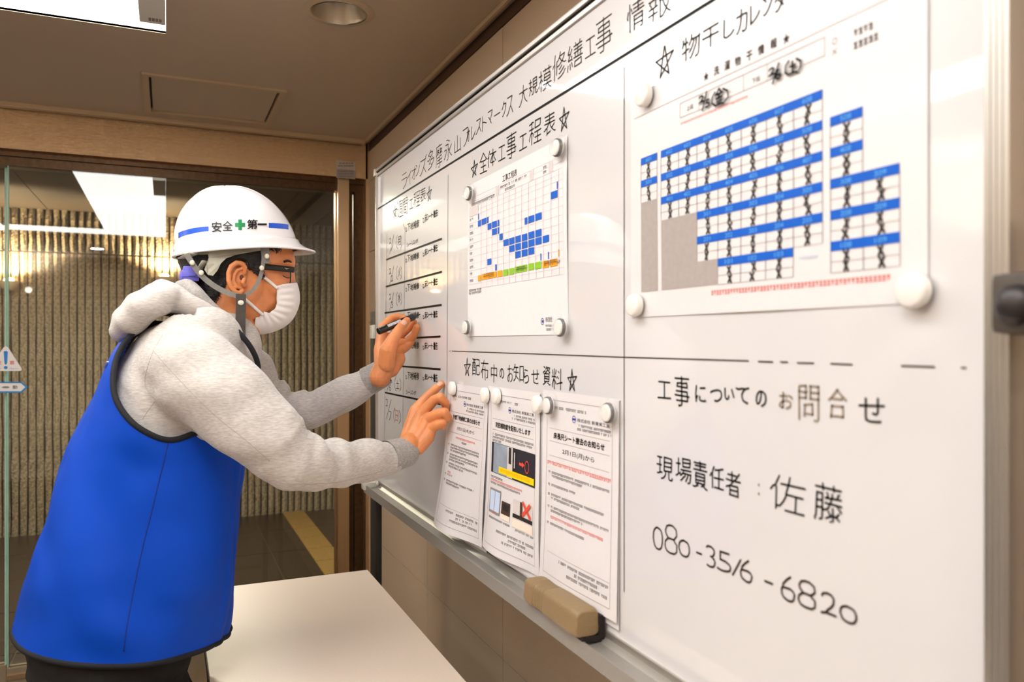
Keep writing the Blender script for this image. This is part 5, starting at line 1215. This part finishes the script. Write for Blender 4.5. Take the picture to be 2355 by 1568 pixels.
# ---------------- rest of the body under the clothes, joined into the one body mesh
bd = torso(-.03, .2, 8.6, 24, 36)
def armc(ch_, w): 
    q = chain([(p, max(.022, r*.62)) for p, r in ch_]+[w]); bd.add(q.v, q.f)
armc(NS+NC, RW); armc(FS+FC, LW)
for y, fx in ((MY-.10, .03), (MY+.10, -.06)): q = chain([(p, r*.72) for p, r in leg(y, fx)]); bd.add(q.v, q.f)
v4, f4, _ = remesh(bd, .010, 5)
allv = []; allf = []; o_ = 0
for v_, f_2 in ((v1, f1), (v2, f2), (v3, f3), (v4, f4)):
    allv.append(v_); allf += [tuple(i+o_ for i in q) for q in f_2]; o_ += len(v_)
body = mk('body', np.vstack(allv), allf, m_skin, pp, smooth=True)
LB, RB = bvh(v2, f2), bvh(v3, f3)
def nail(B, u, v, du, dv, wu, wv, name='fingernail'):       # small plate laid on the fingertip
    c, n_ = hit(B, u, v, .0004); a, _ = hit(B, u+du, v+dv, .0004); ax = a-c; L = np.linalg.norm(ax); ax /= L; bx = np.cross(n_, ax); bx /= np.linalg.norm(bx)
    vv_ = []; 
    for i in range(7):
        for j in range(5):
            s = (i/6*2-1); t = (j/4*2-1); w = wv*(1-.25*abs(s)**3)
            vv_.append(c+ax*s*wu+bx*t*w+n_*(.0006-(t*t)*wv*.32-(s*s)*wu*.10))
    mk(name, vv_, [(i*5+j, i*5+j+1, (i+1)*5+j+1, (i+1)*5+j) for i in range(6) for j in range(4)], m_nail, pp, smooth=True)
nail(LB, 929, 741, 5, -5, .0072, .0062); nail(RB, 1012, 882, 5, -4, .0058, .0045)
# ear: bowl, helix, antihelix, tragus, lobe
def ear(sgn):
    yy = HY-.079 if sgn < 0 else HY-.079
    def e(u, v, d=0.): p = at_y(u, v, yy-d); return p
    b = MB()
    base = [(541, 612), (530, 626), (527, 645), (532, 662), (543, 674), (554, 672), (558, 660), (562, 640), (562, 620), (553, 608)]
    C = np.mean([e(*p) for p in base], 0)
    # back shell
    b.add(*ellipsoid(e(548, 640, -.008), (.017, .010, .031), (0, .12, 0)))
    q = chain([(e(562, 628, .000), .0042), (e(564, 615, .003), .0045), (e(556, 606, .007), .0048), (e(544, 604, .010), .0050), (e(532, 612, .012), .0050), (e(526, 627, .013), .0049), (e(526, 645, .012), .0048), (e(531, 660, .010), .0048), (e(541, 672, .007), .0052), (e(552, 675, .004), .0050), (e(557, 668, .001), .0042)]); b.add(q.v, q.f)
    q = chain([(e(556, 617, .003), .0030), (e(545, 621, .006), .0034), (e(538, 632, .007), .0036), (e(537, 646, .007), .0036), (e(543, 659, .006), .0036), (e(552, 662, .004), .003)]); b.add(q.v, q.f)
    q = chain([(e(561, 642, .003), .0040), (e(558, 650, .005), .0038), (e(562, 656, .001), .004)]); b.add(q.v, q.f)
    v_, f_, n_ = remesh(b, .0013, 3, .5)
    if sgn > 0: v_ = v_.copy(); v_[:, 1] = 2*HY-v_[:, 1]; f_ = [q[::-1] for q in f_]
    return mk('ear', v_, f_, m_skin, pp, smooth=True)
ear(-1); ear(1)
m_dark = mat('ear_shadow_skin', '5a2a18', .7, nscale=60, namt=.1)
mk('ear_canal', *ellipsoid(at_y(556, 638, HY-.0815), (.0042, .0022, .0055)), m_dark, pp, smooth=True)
# hair: patch of the head surface raised and roughened
def headpatch(poly, off, amp, sc=60):
    px = proj(np.where((v1[:, 1] > HY)[:, None], np.stack([v1[:, 0], 2*HY-v1[:, 1], v1[:, 2]], 1), v1))[:, :2]
    ins = inpoly(px, poly); nv = v1.copy()
    # distance to patch edge tapers the thickness
    E_ = np.array(poly, float); d = np.full(len(v1), 1e9)
    for a, c in zip(E_, np.roll(E_, -1, 0)):
        ab = c-a; t = np.clip(((px-a)@ab)/(ab@ab), 0, 1); d = np.minimum(d, np.linalg.norm(px-(a+t[:, None]*ab), axis=1))
    k = np.clip(d/9, 0, 1)**.6
    rr = np.array([nz((p[0]*3, p[1], p[2]*.7), sc, 3) for p in v1])
    nv += n1_*((off*k+.0004)+amp*rr*k)[:, None]
    ff = [q for q in f1 if ins[list(q)].all()]
    used = sorted({i for q in ff for i in q}); mp = {a: i for i, a in enumerate(used)}
    return nv[used], [tuple(mp[i] for i in q) for q in ff]
HAIR = [(380, 520), (380, 600), (408, 618), (425, 640), (450, 668), (478, 690), (492, 694), (506, 680), (520, 662), (526, 646), (524, 626), (530, 610), (548, 600), (562, 604), (566, 618), (588, 634), (598, 643), (601, 630), (607, 606), (620, 578), (640, 560), (700, 560), (700, 400), (380, 400)]
hvv, hff = headpatch(HAIR, .0075, .0022)
hair = mk('hair', hvv, hff, m_hair, pp, smooth=True)
# stray locks at nape, sideburn, back
lk = MB(); rnd = random.Random(3)
for k in range(150):
    if k < 60: u, v = rnd.uniform(410, 440), rnd.uniform(590, 628); du, dv = rnd.uniform(-10, 2), rnd.uniform(10, 26)
    elif k < 110: u, v = rnd.uniform(455, 500), rnd.uniform(660, 690); du, dv = rnd.uniform(-2, 16), rnd.uniform(6, 16)
    elif k < 130: u, v = rnd.uniform(585, 604), rnd.uniform(615, 636); du, dv = rnd.uniform(2, 8), rnd.uniform(6, 14)
    else: u, v = rnd.uniform(618, 640), rnd.uniform(566, 574); du, dv = rnd.uniform(2, 10), rnd.uniform(4, 12)
    p, n_ = hit(HDB, u, v, .006); q, n2 = hit(HDB, u+du, v+dv, .0015); m_ = (p+q)/2+n_*.003
    if np.linalg.norm(p-q) < .06: lk.tube(spline([p, m_, q], 3), [.0014*(1-.12*i) for i in range(7)], 5)
lo_ = lk.mk('stray_hair', m_hair, pp, smooth=True); lo_['kind'] = 'stuff'
# eyebrow, eyelid lash line
q_eb = [(hit(HDB, 652, 602, .0002)[0], .0022), (hit(HDB, 662, 600, .0004)[0], .0030), (hit(HDB, 670, 603, .0002)[0], .0028)]
MB().tube(spline([p for p, r in q_eb], 4), [.0016]+[.0026]*6+[.0018]*2, 8).mk('eyebrow', m_hair, pp, smooth=True)
MB().tube([hit(HDB, u, v, .0004)[0] for u, v in ((650, 634), (656, 637), (662, 639), (667, 638))], .0009, 6).mk('eyelash', m_hair, pp, smooth=True)
# ---------------- mask
mF = [(681, 651), (686, 668), (688, 690), (683, 712), (671, 735), (650, 753), (622, 764), (598, 768), (580, 766)]
mS = [(637, 657), (636.5, 672), (636, 688), (636, 702), (627, 714), (617, 719), (608, 716), (599, 712), (590, 715)]
rows_ = 48; colsn = 34; v = []
Fs, Ss = spline([np.array(p, float) for p in mF], 6), spline([np.array(p, float) for p in mS], 6)
for i, (a, c) in enumerate(zip(Fs, Ss)):
    t_ = i/(len(Fs)-1)
    Pf = at_y(a[0], a[1], HY); hw = .058-.012*t_; Ps = at_y(c[0], c[1], HY-hw)
    for j in range(2*colsn+1):
        ph = (j/colsn-1)*math.pi/2           # -90..90 degrees, near side first
        w = math.sin(ph)*hw; k = math.cos(ph)**.85
        base = np.array([Ps[0], HY, Ps[2]]); p = base+(Pf-base)*k; p[1] = HY+w
        pl = .0016*math.sin(i*1.25)*math.sin(min(1, k*1.3)*math.pi)+.0022*math.sin(i*.9+1)*max(0, .5-k)*(1 if t_ > .35 else .3)
        d_ = p-at_y(590, 690, HY); d_ /= np.linalg.norm(d_); v.append(p+d_*pl)
nr, nc = len(Fs), 2*colsn+1
f = [(i*nc+j, i*nc+j+1, (i+1)*nc+j+1, (i+1)*nc+j) for i in range(nr-1) for j in range(nc-1)]
mask = mk('face_mask', v, f, m_mask, pp, smooth=True)
sm = mask.modifiers.new('thickness', 'SOLIDIFY'); sm.thickness = .0012; sm.offset = -1
for s in (-1, 1):
    def mir(p): p = np.array(p); return p if s < 0 else np.array([p[0], 2*HY-p[1], p[2]])
    for px in ([(638, 663), (620, 648), (600, 633), (582, 620), (567, 609)], [(603, 722), (593, 714), (580, 702), (565, 689), (552, 677)]):
        P = [mir(hit(HDB, u, v_, .0022)[0]) for u, v_ in px]; P = spline(P, 5)
        MB().tube(P, .0034, 8).mk('ear_loop', m_mask, mask, smooth=True)
# ---------------- hood and collar
def ringtube(path, n=28):          # (pixel u, v, mid distance y, radius along view plane, half width in y)
    pass
hb = MB()
def U_(u, v, y, r, rot=None): hb.add(*ellipsoid(at_y(u, v, y), r, rot, 24, 16))
# outer bag of the hood, lying on the back
for s in np.linspace(-1, 1, 11):
    k = 1-.10*s*s; q = chain([(at_y(u+s*s*du, v+s*s*dv, MY+s*w_), r*k) for u, v, w_, r, du, dv in ((282, 758, .055, .024, 4, 0), (298, 736, .085, .031, 4, 2), (326, 708, .105, .034, 5, 2), (354, 690, .110, .032, 8, 4), (370, 676, .105, .027, 14, 8), (377, 662, .085, .015, 16, 10), (379, 650, .060, .006, 14, 10))]); hb.add(q.v, q.f)
hb.add(*ellipsoid(at_y(395, 694, MY), (.05, .085, .030)))
# near and far edges running forward round the neck
for s in (-1, 1):
    Y = lambda q: MY+s*q
    q = chain([(at_y(372, 668, Y(.05)), .022), (at_y(395, 686, Y(.085)), .028), (at_y(430, 700, Y(.098)), .020), (at_y(468, 714, Y(.10)), .017), (at_y(505, 737, Y(.088)), .015), (at_y(540, 770, Y(.064)), .013), (at_y(560, 797, Y(.047)), .011)]); hb.add(q.v, q.f)
    q = chain([(at_y(378, 652, Y(.0)), .007), (at_y(384, 662, Y(.03)), .009), (at_y(410, 690, Y(.075)), .010)]); hb.add(q.v, q.f)
v_, f_, n_ = remesh(hb, .0042, 9, .55)
v_ = np.array([p+n2*(.0045*nz(p, 9, 2)*.8+.0010*math.sin(p[0]*60+p[2]*95+4*nz(p, 7, 1))) for p, n2 in zip(v_, n_)])
hood = mk('hood', v_, f_, m_hood, pp, smooth=True)
hb = MB()
for s in (-1, 1):
    Y = lambda q: MY+s*q
    for dr_, dd in ((0, 0), (.004, 14)):
        q = chain([(at_y(418-dd*.3, 662+dd, MY+.0), .016), (at_y(432, 664+dd, Y(.045)), .018), (at_y(452, 684+dd, Y(.073)), .018), (at_y(482, 712+dd, Y(.076)), .017), (at_y(514, 744+dd, Y(.067)), .015), (at_y(548, 770+dd*.7, Y(.052)), .013), (at_y(566, 795+dd*.5, Y(.035)), .010)]); hb.add(q.v, q.f)
v_, f_, n_ = remesh(hb, .0038, 6, .55)
v_ = np.array([p+n2*(.003*nz(p, 16, 6)+.002*math.sin(p[0]*70+p[2]*110+5*nz(p, 8, 1))) for p, n2 in zip(v_, n_)])
mk('hood_lining', v_, f_, m_hood2, pp, smooth=True)
# front stand collar flap
cq = [at_y(548, 776, 1.66), at_y(580, 777, 1.68), at_y(566, 815, 1.68), at_y(556, 800, 1.65)]
cl = MB(); cl.add([p for p in cq]+[p+np.array([0, .012, 0]) for p in cq], [(0, 1, 2, 3), (7, 6, 5, 4), (0, 4, 5, 1), (1, 5, 6, 2), (2, 6, 7, 3), (3, 7, 4, 0)])
cl.mk('collar_flap', m_hood2, pp)

# ================================================================== HELMET
hl = empty('safety_helmet', at_y(545, 580, HY), 'white safety helmet with blue stripe and green cross worn by the person', 'helmet')
hc_b, hc_f = at_y(402, 585, HY), at_y(684, 570, HY); hc = (hc_b+hc_f)/2; ax = (hc_f-hc_b)/2; AX = np.linalg.norm(ax); ax /= AX
upv = np.cross(ax, np.array([0, 1, 0])); upv = upv if upv[2] > 0 else -upv
yv = np.array([0, 1., 0]); AYW = .106; HH = (583-428)/F*at_y(540, 480, HY)[1]/ray(540, 480)[1]*1.0
HH = np.dot(at_y(535, 428, HY)-hc, upv)
def dome(th, h, off=0.):      # th: 0 = front, h: 0 rim .. 1 crown
    r = (1-h**2.08)**(1/2.04) if h < 1 else 0
    sk_ = .010*math.sin(h*math.pi)       # crown sits slightly back
    a, bq = math.cos(th), math.sin(th)
    p = hc+ax*((AX+off)*r*a-.012*h*h-sk_*.2)+yv*(AYW+off)*r*bq+upv*(HH+off)*h
    rd = .0022*math.exp(-((abs(bq)-.42)/.07)**2)*max(0, min(1, (h-.35)/.2))   # two long raised ribs over the top
    return p+upv*rd
nT, nH = 96, 44; v = []
# brim and lower lip rings first
def fl(th): c = math.cos(th); return max(0, (c-.40)/.60)**1.05
rim = []
for k, (o1, bz, dz) in enumerate(((-.001, 0.0, -.006), (.004, .021, -.007), (.0065, .0265, -.006), (.0065, .0265, -.0030), (.0045, .022, -.0015), (.0030, .011, .002), (.0026, .003, .007), (.0024, .001, .014), (.0006, 0, .0155))):
    for j in range(nT):
        th = 2*math.pi*j/nT; fz = fl(th)
        p = hc+ax*(AX+o1)*math.cos(th)+yv*(AYW+o1)*math.sin(th)+ax*bz*fz*1.15-upv*(.30*bz*fz+.006*math.sin(th)**2*0)+upv*dz
        rim.append(p)
v = rim; kR = len(rim)//nT
for i in range(nH+1):
    h = .125+.875*(i/nH)**.8; h = min(h, .9999)
    for j in range(nT): v.append(dome(2*math.pi*j/nT, h))
nrings = kR+nH+1
f = [(i*nT+j, i*nT+(j+1) % nT, (i+1)*nT+(j+1) % nT, (i+1)*nT+j) for i in range(nrings-1) for j in range(nT)]
f.append(tuple((nrings-1)*nT+j for j in range(nT)))
shell = mk('shell', v, f, m_helm, hl, smooth=True)
sm = shell.modifiers.new('thickness', 'SOLIDIFY'); sm.thickness = .0025; sm.offset = -1
SB = bvh(v, f)
def decal(name, px0, px1, v0a, v0b, v1a, v1b, mt, nu=14, off=.0006):   # strip following the shell between two photo columns
    Pq = []
    for i in range(nu+1):
        t = i/nu; u = px0+(px1-px0)*t; va, vb = v0a+(v1a-v0a)*t, v0b+(v1b-v0b)*t
        Pq.append(hit(SB, u, va, off)[0]); Pq.append(hit(SB, u, vb, off)[0])
    mk(name, Pq, [(2*i, 2*i+1, 2*i+3, 2*i+2) for i in range(nu)], mt, hl, smooth=True)
def band_(name, pts, mt):
    Pq = []
    for u, a, c in pts: Pq.append(hit(SB, u, a, .0006)[0]); Pq.append(hit(SB, u, c, .0006)[0])
    mk(name, Pq, [(2*i, 2*i+1, 2*i+3, 2*i+2) for i in range(len(pts)-1)], mt, hl, smooth=True)
band_('blue_stripe', [(411, 535.5, 547.5), (420, 531, 543), (430, 528, 540), (445, 524.5, 536.5), (462, 522, 533), (480, 520.5, 531.5)], m_hblu)
band_('blue_stripe', [(618, 512.5, 524), (630, 513, 524.5), (642, 513.8, 525.5), (654, 515, 526.5), (663, 516.5, 528)], m_hblu)
def htext(s, u0, v0, u1, v1, mt, name='printed_text'):
    b = MB(); textbox(b, s, u0, v0, u1, v1, lambda x, y: hit(SB, x, y, .0020)[0], 0, .45); b.mk(name, mt, hl)
htext('安', 488, 511, 510, 534, m_hblk); htext('全', 512, 509, 535, 531, m_hblk); htext('第', 568, 506, 591, 527, m_hblk); htext('一', 592, 515, 612, 518, m_hblk)
b = MB()
for q in ((548, 505, 556, 529), (540.5, 512.5, 563.5, 521.5)):
    n5 = 6
    for i in range(n5):
        for j in range(n5):
            x0_, x1_ = q[0]+(q[2]-q[0])*i/n5, q[0]+(q[2]-q[0])*(i+1)/n5; y0_, y1_ = q[1]+(q[3]-q[1])*j/n5, q[1]+(q[3]-q[1])*(j+1)/n5
            b.add([hit(SB, *c, .0009)[0] for c in ((x0_, y0_), (x0_, y1_), (x1_, y1_), (x1_, y0_))], [(0, 1, 2, 3)])
b.mk('green_cross', m_hgrn, hl)
# inner suspension plate and headband
for s in (-1, 1):
    sy_ = HY-.088 if s < 0 else HY+.088
    def e(u, v_, d=0.): p = at_y(u, v_, HY-.088+d+.028*max(0, (500-u)/55)*max(0, min(1, (606-v_)/18))); return p if s < 0 else np.array([p[0], 2*HY-p[1], p[2]])
    out = [(444, 574), (446, 586), (478, 585), (480, 592), (474, 608), (470, 620), (478, 632), (490, 634), (500, 622), (508, 606), (520, 594), (540, 587), (570, 581), (600, 576), (600, 562), (480, 560)]
    n = len(out); vq = [e(u, v_) for u, v_ in out]+[e(u, v_, .0022) for u, v_ in out]
    ff = [tuple(range(n)), tuple(range(2*n-1, n-1, -1))]+[(i, (i+1) % n, n+(i+1) % n, n+i) for i in range(n)]
    mk('headband', vq, ff, m_susp, hl)
bk = MB()
P = [at_y(446, 582, HY-.080), at_y(428, 590, HY-.05), at_y(420, 594, HY), at_y(428, 590, HY+.05), at_y(446, 582, HY+.080)]
bk.tube(spline(P, 6), .011, 8, flat=.25, nrm=None).mk('headband', m_susp, hl, smooth=True)
# chin straps: flat ribbons lying just off the head
WB = bvh(np.vstack([v1, hvv]), list(f1)+[tuple(i+len(v1) for i in q) for q in hff])
def strap(name, px, mt, w, y_=None, off=.004, s=-1, kk=5, vb=None):
    C = []; Nn = []
    for q in spline([np.array(p, float) for p in px], kk):
        if y_ is not None: c = at_y(q[0], q[1], y_ if np.isscalar(y_) else y_); n_ = np.array([0, -1., 0])
        else: c, n_ = hit(vb or WB, q[0], q[1], off)
        C.append(c); Nn.append(n_)
    C = np.array(C)
    for _ in range(2): C[1:-1] = (C[:-2]+2*C[1:-1]+C[2:])/4
    if s > 0: C[:, 1] = 2*HY-C[:, 1]; Nn = [np.array([n_[0], -n_[1], n_[2]]) for n_ in Nn]
    V = []; n = len(C)
    for i in range(n):
        d = C[min(i+1, n-1)]-C[max(i-1, 0)]; d /= np.linalg.norm(d); a = np.cross(d, Nn[i]); a /= np.linalg.norm(a)
        for sx, st_ in ((-1, 0), (1, 0), (1, 1), (-1, 1)): V.append(C[i]+a*w/2*sx+Nn[i]*.0014*st_)
    ff = [(4*i+k, 4*i+(k+1) % 4, 4*i+4+(k+1) % 4, 4*i+4+k) for i in range(n-1) for k in range(4)]+[(0, 1, 2, 3), (4*n-1, 4*n-2, 4*n-3, 4*n-4)]
    return mk(name, V, ff, mt, hl)
for s in (-1, 1):
    strap('chin_strap', [(430, 586), (440, 602), (452, 620), (472, 642), (500, 662), (530, 676), (556, 682)], m_web, .0105, HY-.092, s=s)
    strap('chin_strap', [(609, 562), (612, 580), (612, 605)], m_web, .013, HY-.089, s=s)
    strap('chin_strap', [(602, 565), (606, 590), (603, 620), (594, 648), (582, 666), (566, 678), (554, 683)], m_web, .0075, HY-.088, s=s)
    strap('chin_strap', [(554, 676), (554, 700), (553, 735), (553, 776)], m_webd, .019, HY-.094, s=s)
    for u, v_ in ((614, 589), (602, 616), (442, 604), (463, 627), (554, 696)):
        p = at_y(u, v_, HY-.097); p = p if s < 0 else np.array([p[0], 2*HY-p[1], p[2]])
        mk('snap', *ellipsoid(p, (.0058 if u == 554 else .0046, .0022, .0052), nu=16, nv=8), m_snap, hl, smooth=True)
# ratchet dial at the nape
dp = at_y(438, 631, HY-.05)
b = MB(); b.box(dp+[-.014, -.012, -.014], dp+[.016, .012, .016], 0, .004); b.box(dp+[-.017, -.014, -.006], dp+[.018, -.009, .006], 0, .002); b.add(*ellipsoid(dp+[-.008, 0, -.004], (.013, .012, .015)))
b.mk('adjuster_dial', m_dial, hl, auto=40)
b = MB(); b.box(dp+[-.004, -.0165, -.004], dp+[.010, -.013, .010], 0, .001); b.mk('adjuster_button', m_dial, hl)
MB().tube([dp+[.012, 0, 0], at_y(463, 612, HY-.07), at_y(470, 600, HY-.08)], .006, 8, flat=.4).mk('headband', m_susp, hl, smooth=True)
# ================================================================== GLASSES
gl = empty('glasses', at_y(660, 630, HY), 'black framed glasses on the face just under the helmet brim', 'glasses')
for s in (-1, 1):
    def e(u, v_, d=.0): p = at_y(u, v_, HY-.066+d); return p if s < 0 else np.array([p[0], 2*HY-p[1], p[2]])
    P = [e(566, 606, -.010), e(590, 611, -.006), e(606, 613, -.003), e(640, 616.5, 0), (e(676, 620.5, .002))]
    MB().tube(spline(P, 5), .0021, 8, flat=2.9, nrm=[0, 0, 1]).mk('temple', m_spec, gl, smooth=True)
    x0 = e(676, 620, .002)[0]
    rimp = []
    for k in range(25):
        t = 2*math.pi*k/24; cy_, cz_ = math.cos(t), math.sin(t)
        yy = HY+(-.0325+.026*math.copysign(abs(cy_)**.7, cy_))*(1 if s < 0 else -1)
        p = np.array([x0-.002-.004*abs((HY-yy)/.06), yy, e(676, 632)[2]+.0165*math.copysign(abs(cz_)**.75, cz_)]); rimp.append(p)
    MB().tube(rimp, .0012, 6, cap=False).mk('rim', m_spec, gl, smooth=True)
    MB().tube(rimp[2:11], .0019, 6).mk('rim', m_spec, gl, smooth=True)
    mk('lens', rimp[:-1], [tuple(range(24))], m_lens, gl)
    MB().tube([np.array([x0-.004, HY+s*.010, e(676, 632)[2]+.004]), np.array([x0-.010, HY+s*.009, e(676, 638)[2]]), np.array([x0-.012, HY+s*.011, e(676, 644)[2]])], .0014, 6).mk('nose_pad', m_spec, gl, smooth=True)
MB().tube([np.array([x0-.001, HY-.009, e(676, 624)[2]]), np.array([x0+.001, HY, e(676, 621)[2]]), np.array([x0-.001, HY+.009, e(676, 624)[2]])], .0017, 6).mk('bridge', m_spec, gl, smooth=True)
pq = [at_y(u, v_, HY-.0692) for u, v_ in ((655, 615.2), (658.5, 618.3), (665, 617.2))]
MB().tube(spline(pq, 4), [.0003]*4+[.0009]*2+[.0003]*3, 6).mk('temple_mark', m_snap, gl)
# ================================================================== MARKER
A_, C_ = at_t(870, 762, 1.776), np.array(at_x(966.5, 722.5, DX-.0006)); d = C_-A_; L = np.linalg.norm(d); d /= L
mkr = empty('marker_pen', (A_+C_)/2, 'black marker pen held against the whiteboard with its cap off', 'marker')
m_mb = mat('marker_black', '121214', .28, coat=.4, nscale=60, namt=.1)
def seg_(s0, s1, r0, r1, name, mt, n=24, mid=()):
    pts = [A_+d*s0]+[A_+d*m for m, _ in mid]+[A_+d*s1]; rr = [r0]+[r for _, r in mid]+[r1]
    return MB().tube(pts, rr, n).mk(name, mt, mkr, auto=35)
seg_(0, .100, .0074, .0078, 'barrel', m_mb, mid=((.0015, .0082), (.098, .0082)))
seg_(.0995, L-.010, .0068, .0028, 'nib_holder', m_mb, mid=((.104, .0060), (.110, .0040)))
seg_(L-.010, L, .0024, .0008, 'nib', m_felt)
up_ = np.array([0, 0, H])-A_; up_ = up_/np.linalg.norm(up_)+np.array([0, 0, .75]); up_ -= d*np.dot(up_, d); up_ /= np.linalg.norm(up_); side_ = np.cross(d, up_)
b = MB(); V = []
for i in range(9):
    for j in range(2):
        a = -.55+.9*i/8; V.append(A_+d*(.024 if j == 0 else .062)+(up_*math.cos(a)-side_*math.sin(a))*.0084)
b.add(V, [(2*i, 2*i+1, 2*i+3, 2*i+2) for i in range(8)]); b.mk('barrel_label', mat('marker_label', 'b9b4bb', .4, nscale=200, namt=.3), mkr, smooth=True)
for sft in (.35, .75):
    P = [A_+d*x+(up_*math.cos(sft)-side_*math.sin(sft))*.0083 for x in (.001, .020)]; MB().tube(P, .0004, 5).mk('barrel_line', m_snap, mkr)
